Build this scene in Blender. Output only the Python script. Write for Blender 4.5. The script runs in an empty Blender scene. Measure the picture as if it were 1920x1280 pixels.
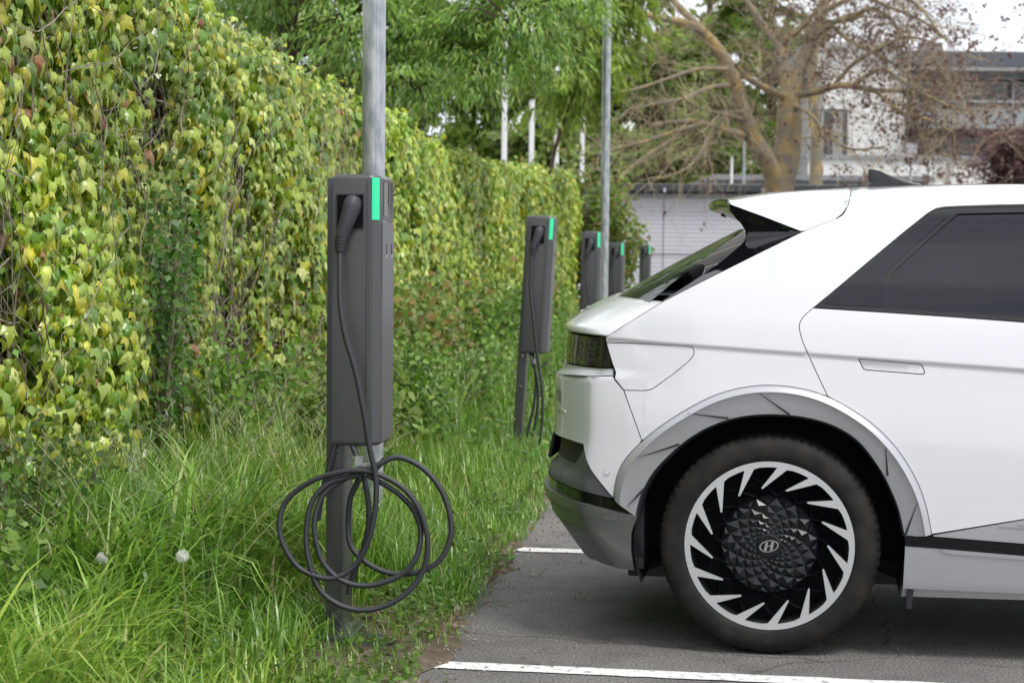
import bpy, bmesh, math, random
import numpy as np
from mathutils import Vector, Matrix, Quaternion
from mathutils.geometry import delaunay_2d_cdt

scene = bpy.context.scene
COL = scene.collection
R = math.radians

# ------------------------------------------------------------------ camera
CAMZ, PITCH, ROLL, FPX = 1.325, R(2.485), R(0.5), 70 / 36 * 1920
FW = np.array([0, math.cos(PITCH), -math.sin(PITCH)])
UP0 = np.array([0, math.sin(PITCH), math.cos(PITCH)])
RT = np.array([math.cos(ROLL), 0, 0]) + UP0 * math.sin(ROLL)
UP = UP0 * math.cos(ROLL) - np.array([1.0, 0, 0]) * math.sin(ROLL)
cam_data = bpy.data.cameras.new('camera')
cam = bpy.data.objects.new('camera', cam_data)
COL.objects.link(cam)
cam_data.sensor_width = 36
cam_data.lens = 70
cam_data.clip_start = 0.1
cam_data.clip_end = 2000
m3 = Matrix((RT, UP, -FW)).transposed()
cam.matrix_world = Matrix.Translation((0, 0, CAMZ)) @ m3.to_4x4()
cam_data.dof.use_dof = True
cam_data.dof.focus_distance = 6.75
cam_data.dof.aperture_fstop = 6.3
scene.camera = cam

# ------------------------------------------------------------------ sky and sun
SUN_EL, SUN_AZ = R(60), R(140)          # azimuth clockwise from +Y; light comes from behind the camera, right
world = bpy.data.worlds.new('World')
scene.world = world
world.use_nodes = True
wn, wl = world.node_tree.nodes, world.node_tree.links
wn.clear()
w_out = wn.new('ShaderNodeOutputWorld')
w_bg = wn.new('ShaderNodeBackground')
w_sky = wn.new('ShaderNodeTexSky')
w_sky.sky_type = 'NISHITA'
w_sky.sun_disc = False
w_sky.sun_elevation = SUN_EL
w_sky.sun_rotation = SUN_AZ
w_sky.dust_density = 2.0
w_tc = wn.new('ShaderNodeTexCoord')
w_map = wn.new('ShaderNodeMapping')
w_map.inputs['Scale'].default_value = (1.0, 1.0, 2.6)
w_noise = wn.new('ShaderNodeTexNoise')
w_noise.inputs['Scale'].default_value = 2.6
w_noise.inputs['Detail'].default_value = 7
w_noise.inputs['Roughness'].default_value = 0.55
w_ramp = wn.new('ShaderNodeValToRGB')       # cloud deck: thin grey-white to bright white
w_ramp.color_ramp.elements[0].position = 0.30
w_ramp.color_ramp.elements[0].color = (6.6, 7.2, 8.4, 1)
w_ramp.color_ramp.elements[1].position = 0.70
w_ramp.color_ramp.elements[1].color = (20.5, 20.5, 20.6, 1)
w_mix = wn.new('ShaderNodeMixRGB')
w_mix.inputs['Fac'].default_value = 0.86
wl.new(w_tc.outputs['Generated'], w_map.inputs['Vector'])
wl.new(w_map.outputs['Vector'], w_noise.inputs['Vector'])
wl.new(w_noise.outputs['Fac'], w_ramp.inputs['Fac'])
wl.new(w_sky.outputs['Color'], w_mix.inputs['Color1'])
wl.new(w_ramp.outputs['Color'], w_mix.inputs['Color2'])
wl.new(w_mix.outputs['Color'], w_bg.inputs['Color'])
w_bg.inputs['Strength'].default_value = 0.115
wl.new(w_bg.outputs['Background'], w_out.inputs['Surface'])

sun_data = bpy.data.lights.new('sun', 'SUN')
sun_data.energy = 2.2
sun_data.angle = R(14)
sun_data.color = (1.0, 0.965, 0.91)
sun = bpy.data.objects.new('sun', sun_data)
COL.objects.link(sun)
sd = Vector((math.sin(SUN_AZ) * math.cos(SUN_EL), math.cos(SUN_AZ) * math.cos(SUN_EL), math.sin(SUN_EL)))
sun.rotation_euler = (-sd).to_track_quat('-Z', 'Y').to_euler()
sun.location = (0, 0, 20)

vs = scene.view_settings
vs.view_transform = 'Standard'
vs.look = 'None'
vs.exposure = 0.0
vs.gamma = 1.0
vs.use_curve_mapping = False
scene.cycles.max_bounces = 8
scene.cycles.transparent_max_bounces = 8

# ------------------------------------------------------------------ helpers
rng = np.random.default_rng(7)
random.seed(7)

def at(px, py, Y):
    """world point seen at a photograph pixel, at distance Y ahead"""
    v = FW + RT * ((px - 960) / FPX) + UP * ((640 - py) / FPX)
    t = Y / v[1]
    return Vector((v[0] * t, v[1] * t, CAMZ + v[2] * t))

def link(o, parent=None):
    COL.objects.link(o)
    if parent is not None:
        o.parent = parent
    return o

def empty(name, loc=(0, 0, 0), rz=0.0, parent=None):
    o = bpy.data.objects.new(name, None)
    o.empty_display_size = 0.1
    o.location = loc
    o.rotation_euler = (0, 0, rz)
    return link(o, parent)

def tag(o, label=None, cat=None, group=None, kind=None):
    if label: o['label'] = label
    if cat: o['category'] = cat
    if group: o['group'] = group
    if kind: o['kind'] = kind
    return o

def copy_tree(o, parent=None):
    c = o.copy()
    COL.objects.link(c)
    c.parent = parent
    for ch in list(o.children):
        copy_tree(ch, c)
    return c

def mesh_obj(name, verts, faces, mat, parent=None, smooth=False, cols=None, loc=None):
    """one mesh object from python lists or numpy arrays; cols: per-vertex rgb"""
    me = bpy.data.meshes.new(name)
    v = np.asarray(verts, dtype=np.float32).reshape(-1, 3)
    if isinstance(faces, np.ndarray):
        nf, k = faces.shape
        me.vertices.add(len(v)); me.vertices.foreach_set('co', v.ravel())
        me.loops.add(nf * k); me.loops.foreach_set('vertex_index', faces.astype(np.int32).ravel())
        me.polygons.add(nf)
        me.polygons.foreach_set('loop_start', np.arange(0, nf * k, k, dtype=np.int32))
        me.polygons.foreach_set('loop_total', np.full(nf, k, dtype=np.int32))
        me.update(calc_edges=True)
    else:
        me.from_pydata([tuple(p) for p in v.tolist()], [], faces)
        me.update()
    if cols is not None:
        a = me.color_attributes.new('Col', 'FLOAT_COLOR', 'POINT')
        c4 = np.ones((len(v), 4), dtype=np.float32)
        c4[:, :3] = np.asarray(cols, dtype=np.float32)
        a.data.foreach_set('color', c4.ravel())
    if smooth:
        me.polygons.foreach_set('use_smooth', np.ones(len(me.polygons), dtype=bool))
    me.validate()
    if mat is not None: me.materials.append(mat)
    o = bpy.data.objects.new(name, me)
    if loc is not None: o.location = loc
    return link(o, parent)

class MB:
    """collects primitive pieces that end up as ONE mesh object"""
    def __init__(self): self.v = []; self.f = []
    def add(self, vs_, fs):
        n = len(self.v); self.v += [tuple(p) for p in vs_]; self.f += [tuple(i + n for i in f) for f in fs]; return self
    def box(self, x0, x1, y0, y1, z0, z1, b=0.0):
        if b <= 0:
            vs_ = [(x, y, z) for x in (x0, x1) for y in (y0, y1) for z in (z0, z1)]
            return self.add(vs_, [(0, 1, 3, 2), (4, 6, 7, 5), (0, 4, 5, 1), (2, 3, 7, 6), (0, 2, 6, 4), (1, 5, 7, 3)])
        bm = bmesh.new()
        bmesh.ops.create_cube(bm, size=1.0)
        for v in bm.verts:
            v.co = Vector((x0 + (v.co.x + .5) * (x1 - x0), y0 + (v.co.y + .5) * (y1 - y0), z0 + (v.co.z + .5) * (z1 - z0)))
        bmesh.ops.bevel(bm, geom=list(bm.edges), offset=b, segments=2, profile=.6, affect='EDGES')
        bm.verts.ensure_lookup_table()
        self.add([v.co for v in bm.verts], [tuple(v.index for v in f.verts) for f in bm.faces]); bm.free(); return self
    def prism(self, pts, axis, a0, a1):
        """polygon pts (2-D) extruded along axis; order of the two others is kept"""
        n = len(pts)
        def mk(p, a): return {'x': (a, p[0], p[1]), 'y': (p[0], a, p[1]), 'z': (p[0], p[1], a)}[axis]
        vs_ = [mk(p, a0) for p in pts] + [mk(p, a1) for p in pts]
        fs = [tuple(range(n)), tuple(range(2 * n - 1, n - 1, -1))]
        fs += [(i, i + n, (i + 1) % n + n, (i + 1) % n) for i in range(n)]
        return self.add(vs_, fs)
    def tube(self, pts, rad, n=8, cap=True):
        pts = [Vector(p) for p in pts]
        rad = list(rad) if isinstance(rad, (list, tuple, np.ndarray)) else [rad] * len(pts)
        rings = []; u = None
        for i, p in enumerate(pts):
            t = (pts[min(i + 1, len(pts) - 1)] - pts[max(i - 1, 0)])
            t = t.normalized() if t.length > 1e-9 else Vector((0, 0, 1))
            if u is None:
                u = t.orthogonal().normalized()
            else:
                u = u - t * u.dot(t)
                u = u.normalized() if u.length > 1e-6 else t.orthogonal().normalized()
            w = t.cross(u)
            rings.append([p + (u * math.cos(2 * math.pi * k / n) + w * math.sin(2 * math.pi * k / n)) * rad[i] for k in range(n)])
        vs_ = [q for r_ in rings for q in r_]
        fs = [(i * n + k, i * n + (k + 1) % n, (i + 1) * n + (k + 1) % n, (i + 1) * n + k) for i in range(len(pts) - 1) for k in range(n)]
        if cap: fs += [tuple(range(n - 1, -1, -1)), tuple(range((len(pts) - 1) * n, len(pts) * n))]
        return self.add(vs_, fs)
    def build(self, name, mat, parent=None, smooth=False, loc=None, auto=None):
        o = mesh_obj(name, self.v, self.f, mat, parent, smooth, loc=loc)
        if auto: sharpen(o, auto)
        return o

def sharpen(o, deg):
    me = o.data
    me.polygons.foreach_set('use_smooth', np.ones(len(me.polygons), dtype=bool))
    bm = bmesh.new(); bm.from_mesh(me)
    for e in bm.edges:
        if len(e.link_faces) == 2 and e.calc_face_angle(0) > R(deg): e.smooth = False
    bm.to_mesh(me); bm.free()

def catmull(pts, n=8):
    pts = [Vector(p) for p in pts]
    out = []
    for i in range(len(pts) - 1):
        p0 = pts[max(i - 1, 0)]; p1 = pts[i]; p2 = pts[i + 1]; p3 = pts[min(i + 2, len(pts) - 1)]
        for k in range(n):
            t = k / n
            out.append(0.5 * ((2 * p1) + (p2 - p0) * t + (2 * p0 - 5 * p1 + 4 * p2 - p3) * t * t + (3 * p1 - p0 - 3 * p2 + p3) * t ** 3))
    out.append(pts[-1])
    return out

# ------------------------------------------------------------------ materials
def mat(name, col, rough=.5, metal=0.0, spec=.5, coat=0.0, coat_r=.05, ior=None):
    m = bpy.data.materials.new(name); m.use_nodes = True
    b = m.node_tree.nodes['Principled BSDF']
    b.inputs['Base Color'].default_value = (*col, 1)
    b.inputs['Roughness'].default_value = rough
    b.inputs['Metallic'].default_value = metal
    b.inputs['Specular IOR Level'].default_value = spec
    b.inputs['Coat Weight'].default_value = coat
    b.inputs['Coat Roughness'].default_value = coat_r
    if ior: b.inputs['IOR'].default_value = ior
    return m

def noise_var(m, c1, c2, scale=8.0, detail=4, lo=.35, hi=.65, bump=0.0, bscale=None, coord='Object', rough=None, stretch=None):
    """colour mottling and fine relief by noise in object space"""
    nt = m.node_tree; N, L = nt.nodes, nt.links
    b = N['Principled BSDF']
    tc = N.new('ShaderNodeTexCoord'); mp = N.new('ShaderNodeMapping')
    if stretch: mp.inputs['Scale'].default_value = stretch
    L.new(tc.outputs[coord], mp.inputs['Vector'])
    nz = N.new('ShaderNodeTexNoise'); nz.inputs['Scale'].default_value = scale; nz.inputs['Detail'].default_value = detail
    L.new(mp.outputs['Vector'], nz.inputs['Vector'])
    rp = N.new('ShaderNodeValToRGB')
    rp.color_ramp.elements[0].position = lo; rp.color_ramp.elements[0].color = (*c1, 1)
    rp.color_ramp.elements[1].position = hi; rp.color_ramp.elements[1].color = (*c2, 1)
    L.new(nz.outputs['Fac'], rp.inputs['Fac']); L.new(rp.outputs['Color'], b.inputs['Base Color'])
    if rough:
        mr = N.new('ShaderNodeMapRange'); mr.inputs['To Min'].default_value = rough[0]; mr.inputs['To Max'].default_value = rough[1]
        L.new(nz.outputs['Fac'], mr.inputs['Value']); L.new(mr.outputs['Result'], b.inputs['Roughness'])
    if bump:
        n2 = N.new('ShaderNodeTexNoise'); n2.inputs['Scale'].default_value = bscale or scale * 4; n2.inputs['Detail'].default_value = 5
        L.new(mp.outputs['Vector'], n2.inputs['Vector'])
        bp = N.new('ShaderNodeBump'); bp.inputs['Strength'].default_value = bump; bp.inputs['Distance'].default_value = .01
        L.new(n2.outputs['Fac'], bp.inputs['Height']); L.new(bp.outputs['Normal'], b.inputs['Normal'])
    return m

def leaf_mat(name, rough=.42, trans=.35, spec=.5, gain=1.0, ior=1.5):
    """colour from the mesh's own 'Col' attribute, part of the light passes through"""
    m = bpy.data.materials.new(name); m.use_nodes = True
    nt = m.node_tree; N, L = nt.nodes, nt.links
    b = N['Principled BSDF']; out = N['Material Output']
    at_ = N.new('ShaderNodeAttribute'); at_.attribute_name = 'Col'
    g = N.new('ShaderNodeMixRGB'); g.blend_type = 'MULTIPLY'; g.inputs['Fac'].default_value = 1; g.inputs['Color2'].default_value = (gain, gain, gain, 1)
    L.new(at_.outputs['Color'], g.inputs['Color1'])
    L.new(g.outputs['Color'], b.inputs['Base Color'])
    b.inputs['Roughness'].default_value = rough; b.inputs['Specular IOR Level'].default_value = spec; b.inputs['IOR'].default_value = ior
    tr = N.new('ShaderNodeBsdfTranslucent'); mx = N.new('ShaderNodeMixShader'); mx.inputs['Fac'].default_value = trans
    L.new(g.outputs['Color'], tr.inputs['Color'])
    L.new(b.outputs['BSDF'], mx.inputs[1]); L.new(tr.outputs['BSDF'], mx.inputs[2]); L.new(mx.outputs['Shader'], out.inputs['Surface'])
    return m

M = {}
M['paint'] = mat('car_white_paint', (.70, .71, .73), .35, coat=1.0, coat_r=.03)
M['silver'] = mat('silver_cladding', (.46, .47, .49), .34, metal=.45, coat=.15, coat_r=.2)
M['greyclad'] = mat('grey_cladding', (.37, .375, .39), .38, metal=.35)
M['skid'] = mat('skid_grey', (.20, .20, .205), .28, metal=.55)
M['darkclad'] = mat('dark_grey_cladding', (.10, .105, .11), .45, metal=.2)
M['black'] = mat('black_plastic', (.012, .012, .014), .6)
M['gloss'] = mat('gloss_black', (.005, .005, .007), .04, spec=.5)
M['glass'] = mat('tinted_glass', (.005, .006, .012), .015, spec=.45, ior=1.5)
M['lampglass'] = mat('lamp_glass', (.016, .012, .014), .04, spec=.6)
M['tyre'] = mat('tyre_rubber', (.021, .021, .022), .72, spec=.3)
noise_var(M['tyre'], (.009, .009, .010), (.034, .031, .027), 11, 9, .42, .78, rough=(.6, .85))
M['alloy'] = mat('machined_alloy', (.76, .77, .78), .28, metal=.78)
M['rimblack'] = mat('wheel_gloss_black', (.006, .006, .009), .30, spec=.38)
M['chrome'] = mat('chrome', (.75, .76, .78), .12, metal=1)
M['charger'] = mat('charcoal_powder_coat', (.062, .062, .066), .30, spec=.75)
noise_var(M['charger'], (.056, .056, .060), (.070, .070, .073), 3, 4, .3, .7, bump=.05, bscale=500)
M['chdark'] = mat('charger_black_plastic', (.016, .016, .018), .38)
M['cable'] = mat('cable_rubber', (.032, .034, .040), .5)
M['screen'] = mat('charger_window', (.05, .05, .052), .08, spec=.7)
M['galv'] = mat('galvanised_steel', (.36, .38, .40), .42, metal=.55)
noise_var(M['galv'], (.30, .33, .35), (.50, .52, .54), 16, 3, .38, .62, stretch=(1.6, 1.6, .55), rough=(.35, .5))
M['white'] = mat('white_paint', (.74, .74, .73), .5)
led = bpy.data.materials.new('green_led'); led.use_nodes = True
bb = led.node_tree.nodes['Principled BSDF']
bb.inputs['Base Color'].default_value = (.03, .35, .2, 1); bb.inputs['Emission Color'].default_value = (.012, .70, .30, 1); bb.inputs['Emission Strength'].default_value = 0.72
bb.inputs['Roughness'].default_value = .25
M['led'] = led

# ------------------------------------------------------------------ ground
WANG = R(5.8)                                   # direction of wall, charger row and verge
WD = Vector((math.sin(WANG), math.cos(WANG), 0)); WN = Vector((math.cos(WANG), -math.sin(WANG), 0))
def wp(a, t, z=0.0):
    """a = distance right of the camera across the row, t = distance along it"""
    return WN * a + WD * t + Vector((0, 0, z))

asp = mat('asphalt', (.075, .073, .070), .85, spec=.3)
nt = asp.node_tree; N, L = nt.nodes, nt.links
b = N['Principled BSDF']
tc = N.new('ShaderNodeTexCoord')
n1 = N.new('ShaderNodeTexNoise'); n1.inputs['Scale'].default_value = 1.3; n1.inputs['Detail'].default_value = 6
n2 = N.new('ShaderNodeTexNoise'); n2.inputs['Scale'].default_value = 120; n2.inputs['Detail'].default_value = 3
n3 = N.new('ShaderNodeTexVoronoi'); n3.inputs['Scale'].default_value = 110
for n_ in (n1, n2, n3): L.new(tc.outputs['Object'], n_.inputs['Vector'])
r1 = N.new('ShaderNodeValToRGB'); r1.color_ramp.elements[0].position = .3; r1.color_ramp.elements[0].color = (.135, .131, .127, 1)
r1.color_ramp.elements[1].position = .7; r1.color_ramp.elements[1].color = (.190, .184, .178, 1)
r2 = N.new('ShaderNodeValToRGB'); r2.color_ramp.elements[0].position = .35; r2.color_ramp.elements[0].color = (.45, .44, .43, 1)
r2.color_ramp.elements[1].position = .68; r2.color_ramp.elements[1].color = (1.60, 1.58, 1.55, 1)
mx = N.new('ShaderNodeMixRGB'); mx.blend_type = 'MULTIPLY'; mx.inputs['Fac'].default_value = 1
L.new(n1.outputs['Fac'], r1.inputs['Fac']); L.new(n2.outputs['Fac'], r2.inputs['Fac'])
L.new(r1.outputs['Color'], mx.inputs['Color1']); L.new(r2.outputs['Color'], mx.inputs['Color2']); # hairline cracks and old stains in the surface course
nd = N.new('ShaderNodeTexNoise'); nd.inputs['Scale'].default_value = 3.0; nd.inputs['Detail'].default_value = 5
L.new(tc.outputs['Object'], nd.inputs['Vector'])
vm = N.new('ShaderNodeVectorMath'); vm.operation = 'MULTIPLY_ADD'; vm.inputs[1].default_value = (.35, .35, 0)
L.new(nd.outputs['Color'], vm.inputs[0]); L.new(tc.outputs['Object'], vm.inputs[2])
vc = N.new('ShaderNodeTexVoronoi'); vc.feature = 'DISTANCE_TO_EDGE'; vc.inputs['Scale'].default_value = .55
L.new(vm.outputs['Vector'], vc.inputs['Vector'])
rc = N.new('ShaderNodeValToRGB'); rc.color_ramp.elements[0].position = .0015; rc.color_ramp.elements[0].color = (.55, .54, .53, 1)
rc.color_ramp.elements[1].position = .005; rc.color_ramp.elements[1].color = (1, 1, 1, 1)
L.new(vc.outputs['Distance'], rc.inputs['Fac'])
ns = N.new('ShaderNodeTexNoise'); ns.inputs['Scale'].default_value = 4.5; ns.inputs['Detail'].default_value = 7
L.new(tc.outputs['Object'], ns.inputs['Vector'])
rs = N.new('ShaderNodeValToRGB'); rs.color_ramp.elements[0].position = .30; rs.color_ramp.elements[0].color = (.74, .73, .72, 1)
rs.color_ramp.elements[1].position = .50; rs.color_ramp.elements[1].color = (1.03, 1.03, 1.03, 1)
L.new(ns.outputs['Fac'], rs.inputs['Fac'])
m2 = N.new('ShaderNodeMixRGB'); m2.blend_type = 'MULTIPLY'; m2.inputs['Fac'].default_value = 1
m3_ = N.new('ShaderNodeMixRGB'); m3_.blend_type = 'MULTIPLY'; m3_.inputs['Fac'].default_value = 1
L.new(mx.outputs['Color'], m2.inputs['Color1']); L.new(rc.outputs['Color'], m2.inputs['Color2'])
L.new(m2.outputs['Color'], m3_.inputs['Color1']); L.new(rs.outputs['Color'], m3_.inputs['Color2'])
L.new(m3_.outputs['Color'], b.inputs['Base Color'])
bp = N.new('ShaderNodeBump'); bp.inputs['Strength'].default_value = .9; bp.inputs['Distance'].default_value = .006
L.new(n3.outputs['Distance'], bp.inputs['Height']); L.new(bp.outputs['Normal'], b.inputs['Normal'])
M['asphalt'] = asp
g = MB(); g.add([(-600, -300, 0), (600, -300, 0), (600, 1200, 0), (-600, 1200, 0)], [(0, 1, 2, 3)])
tag(g.build('car_park_asphalt', asp), kind='structure')

# verge: earth strip between asphalt and wall, uneven edge
soil = mat('verge_earth', (.10, .08, .055), .95, spec=.2)
noise_var(soil, (.060, .048, .032), (.17, .135, .10), 9, 6, .3, .7, bump=.9, bscale=60)
EDGE = lambda t: -0.885 + .035 * math.sin(t * 3.1) + .022 * math.sin(t * 7.7 + 1) + .012 * math.sin(t * 19)
vv = []; ff = []
ts = np.concatenate([np.arange(1, 16, .08), np.arange(16, 60, .8)])
cols_a = [0, -.02, -.07, -.2, -.5, -1.0, -1.7, -4.0]
for i, t in enumerate(ts):
    e = EDGE(t) + random.uniform(-.018, .018)
    for j, c in enumerate(cols_a):
        z = [0.003, .012, .022, .03, .05, .07, .09, .1][j] + (random.uniform(-.008, .008) if j > 1 else 0)
        vv.append(wp(e + c, t, z))
    if i:
        k = len(cols_a); a0 = (i - 1) * k
        for j in range(k - 1): ff.append((a0 + j, a0 + j + 1, a0 + k + j + 1, a0 + k + j))
tag(mesh_obj('verge_earth', vv, ff, soil, smooth=True), kind='structure')

# painted bay lines (thermoplastic paint, worn edges)
lp = mat('road_marking_paint', (.70, .70, .68), .7)
noise_var(lp, (.30, .29, .28), (.74, .74, .72), 34, 9, .30, .44, bump=.4, bscale=220)
LANG = R(9.5); LD = Vector((math.cos(LANG), -math.sin(LANG), 0)); LNn = Vector((math.sin(LANG), math.cos(LANG), 0))
def bay_line(p0, length, w):
    p0 = Vector(p0); n = int(length / .06); v = []; f = []
    for i in range(n + 1):
        s = length * i / n
        wob0 = random.uniform(-.004, .004); wob1 = random.uniform(-.004, .004)
        st = random.uniform(0, .012) if i == 0 else 0
        a = p0 + LD * (s + st) - LNn * (w / 2 + wob0); c = p0 + LD * s + LNn * (w / 2 + wob1)
        v += [a + Vector((0, 0, .004)), c + Vector((0, 0, .004))]
        if i: k = 2 * i; f.append((k - 2, k, k + 1, k - 1))
    return tag(mesh_obj('painted_bay_line', v, f, lp), kind='structure')
bay_line((-.272, 6.385, 0), 5.2, .105)
bay_line((-.055, 8.93, 0), 5.0, .115)
bay_line((.22, 11.55, 0), 5.0, .11)
bay_line((.5, 14.2, 0), 5.0, .11)
bay_line((-.55, 3.8, 0), 5.2, .105)

# grit and pebbles washed along the edge of the asphalt
peb = noise_var(mat('grit', (.2, .19, .17), .9), (.10, .095, .085), (.36, .33, .29), 40, 3)
rg = random.Random(12); k = MB()
for i in range(900):
    t = rg.uniform(5.4, 13); a = -.86 + abs(rg.gauss(0, .09)) - (.05 if rg.random() < .5 else 0) if rg.random() < .75 else rg.uniform(-.9, .6)
    r_ = rg.uniform(.0018, .0055) * (1.7 if rg.random() < .06 else 1); c = wp(a, t, .004 if a > -.85 else .016)
    q = [c + Vector((math.cos(j * 1.257 + i) * r_ * rg.uniform(.7, 1.3), math.sin(j * 1.257 + i) * r_ * rg.uniform(.7, 1.3), 0)) for j in range(5)]
    k.add(q + [c + Vector((0, 0, r_ * rg.uniform(.6, 1.1)))], [(j, (j + 1) % 5, 5) for j in range(5)])
tag(k.build('asphalt_grit', peb), 'loose grit and pebbles along the asphalt edge', 'gravel', kind='stuff')

# ------------------------------------------------------------------ car
# car frame: X forward from the rear axle, Yc out to the right-hand side (towards the camera), Z up
CTH = R(9.0)
car_org = (0.861 + .92 * math.sin(CTH), 6.588 + .92 * math.cos(CTH), 0)
car = empty('electric_hatchback_car', car_org, -CTH)
tag(car, 'white electric hatchback with silver wheel arches and black rear spoiler parked in marked bay', 'car')

def pchip(pts):
    xs = [p[0] for p in pts]; ys = [p[1] for p in pts]; n = len(xs)
    h = [xs[i + 1] - xs[i] for i in range(n - 1)]; d = [(ys[i + 1] - ys[i]) / h[i] for i in range(n - 1)]
    m = [d[0]] + [0.0] * (n - 2) + [d[-1]]
    for i in range(1, n - 1):
        if d[i - 1] * d[i] > 0:
            w1 = 2 * h[i] + h[i - 1]; w2 = h[i] + 2 * h[i - 1]; m[i] = (w1 + w2) / (w1 / d[i - 1] + w2 / d[i])
    def f(x):
        if x <= xs[0]: return ys[0] + m[0] * (x - xs[0])
        if x >= xs[-1]: return ys[-1] + m[-1] * (x - xs[-1])
        lo, hi = 0, n - 1
        while hi - lo > 1:
            k = (lo + hi) // 2
            if xs[k] <= x: lo = k
            else: hi = k
        t = (x - xs[lo]) / h[lo]; t2 = t * t; t3 = t2 * t
        return (2 * t3 - 3 * t2 + 1) * ys[lo] + (t3 - 2 * t2 + t) * h[lo] * m[lo] + (-2 * t3 + 3 * t2) * ys[lo + 1] + (t3 - t2) * h[lo] * m[lo + 1]
    return f
def linf(pts):
    def f(x):
        if x <= pts[0][0]: return pts[0][1]
        for a, c in zip(pts, pts[1:]):
            if x <= c[0]: return a[1] + (c[1] - a[1]) * (x - a[0]) / (c[0] - a[0])
        return pts[-1][1]
    return f
def sstep(a, c, x):
    t = min(1, max(0, (x - a) / (c - a))); return t * t * (3 - 2 * t)
WSEC = pchip([(.15, .87), (.22, .895), (.30, .915), (.42, .926), (.60, .93), (.80, .926), (.95, .916), (1.08, .893), (1.2, .858), (1.3, .822), (1.4, .783), (1.48, .742), (1.53, .70), (1.57, .64)])
PLAN = [(0, .93), (-.2, .928), (-.4, .914), (-.50, .897), (-.578, .871), (-.596, .846), (-.675, .68), (-.732, .52), (-.775, .32), (-.795, .14), (-.80, 0)]
PLANF = [(0, .93), (.25, .922), (.48, .885), (.60, .82), (.70, .68), (.77, .48), (.82, .24), (.84, 0)]
def arcs(P):
    s = [0.0]
    for a, c in zip(P, P[1:]): s.append(s[-1] + math.hypot(c[0] - a[0], c[1] - a[1]))
    return s
SA = arcs(PLAN); SEND = SA[-1]
PXr = pchip([(s, p[0]) for s, p in zip(SA, PLAN)]); PYr = pchip([(s, p[1]) for s, p in zip(SA, PLAN)])
SF = arcs(PLANF); SFEND = SF[-1]
PXf = pchip([(s, p[0]) for s, p in zip(SF, PLANF)]); PYf = pchip([(s, p[1]) for s, p in zip(SF, PLANF)])
DXr = linf([(.17, .20), (.20, .14), (.25, .075), (.30, .038), (.40, -.036), (.46, -.052), (.53, -.055), (.60, -.047), (.70, -.031), (.74, -.03), (.885, -.03), (.91, .002), (1.04, .012), (1.06, .005), (1.3, .005)])
CZ = lambda X: 1.019 - .058 * X
def S(s, Z):
    """outer skin of the body; s runs along the waist from the front centre round the side to the rear centre"""
    if s > SEND:
        p = S(2 * SEND - s, Z); return (p[0], -p[1], Z)
    W = WSEC(Z)
    if s < -3:
        q = min(-3 - s, SFEND)
        return (3 + PXf(q) - .10 * sstep(.45, .2, Z) * sstep(.3, .8, PXf(q)), W * PYf(q) / .93, Z)
    if s <= 0: X = -s; r_ = 1.0; wr = 0.0
    else: X = PXr(s); r_ = PYr(s) / .93; wr = sstep(.25, .62, -X)
    zc = CZ(max(X, -.55))
    st = .010 * (1 - sstep(zc - .016, zc, Z)) * sstep(zc - .30, zc - .016, Z)
    zz = Z - (.028 * sstep(1.25, .62, s) if Z > .8 and s > 0 else 0)
    return (X + wr * DXr(zz), (W - st) * r_, Z)
def SN(s, Z, e=.004):
    a = Vector(S(s + e, Z)) - Vector(S(s - e, Z)); c = Vector(S(s, Z + e)) - Vector(S(s, Z - e))
    n = a.cross(c)
    return -n.normalized() if n.length > 1e-12 else Vector((-1, 0, 0))
if SN(0, .6).y < 0:
    _SN = SN
    SN = lambda s, Z, e=.004: -_SN(s, Z, e)

def loc3(p, side=1): return (p[0], -p[1] * side, p[2])

def dens(poly, step, closed=True):
    out = []
    n = len(poly)
    for i in range(n if closed else n - 1):
        a, c = poly[i], poly[(i + 1) % n]
        k = max(1, int(math.hypot(c[0] - a[0], c[1] - a[1]) / step))
        out += [(a[0] + (c[0] - a[0]) * j / k, a[1] + (c[1] - a[1]) * j / k) for j in range(k)]
    if not closed: out.append(poly[-1])
    return out
def inside(p, poly):
    x, y = p; c = False; j = len(poly) - 1
    for i in range(len(poly)):
        xi, yi = poly[i]; xj, yj = poly[j]
        if (yi > y) != (yj > y) and x < (xj - xi) * (y - yi) / (yj - yi) + xi: c = not c
        j = i
    return c
def area(poly): return .5 * sum(a[0] * c[1] - c[0] * a[1] for a, c in zip(poly, poly[1:] + poly[:1]))
def inset(poly, d):
    if area(poly) < 0: poly = poly[::-1]
    n = len(poly); out = []
    for i in range(n):
        p0, p1, p2 = Vector(poly[i - 1]), Vector(poly[i]), Vector(poly[(i + 1) % n])
        a = (p1 - p0); c = (p2 - p1)
        if a.length < 1e-7 or c.length < 1e-7: continue
        a.normalize(); c.normalize()
        n1 = Vector((-a.y, a.x)); n2 = Vector((-c.y, c.x)); nn = n1 + n2
        if nn.length < 1e-6: nn = n1
        nn.normalize(); k = d / max(.35, nn.dot(n1))
        out.append((p1.x + nn.x * k, p1.y + nn.y * k))
    return out

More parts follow.
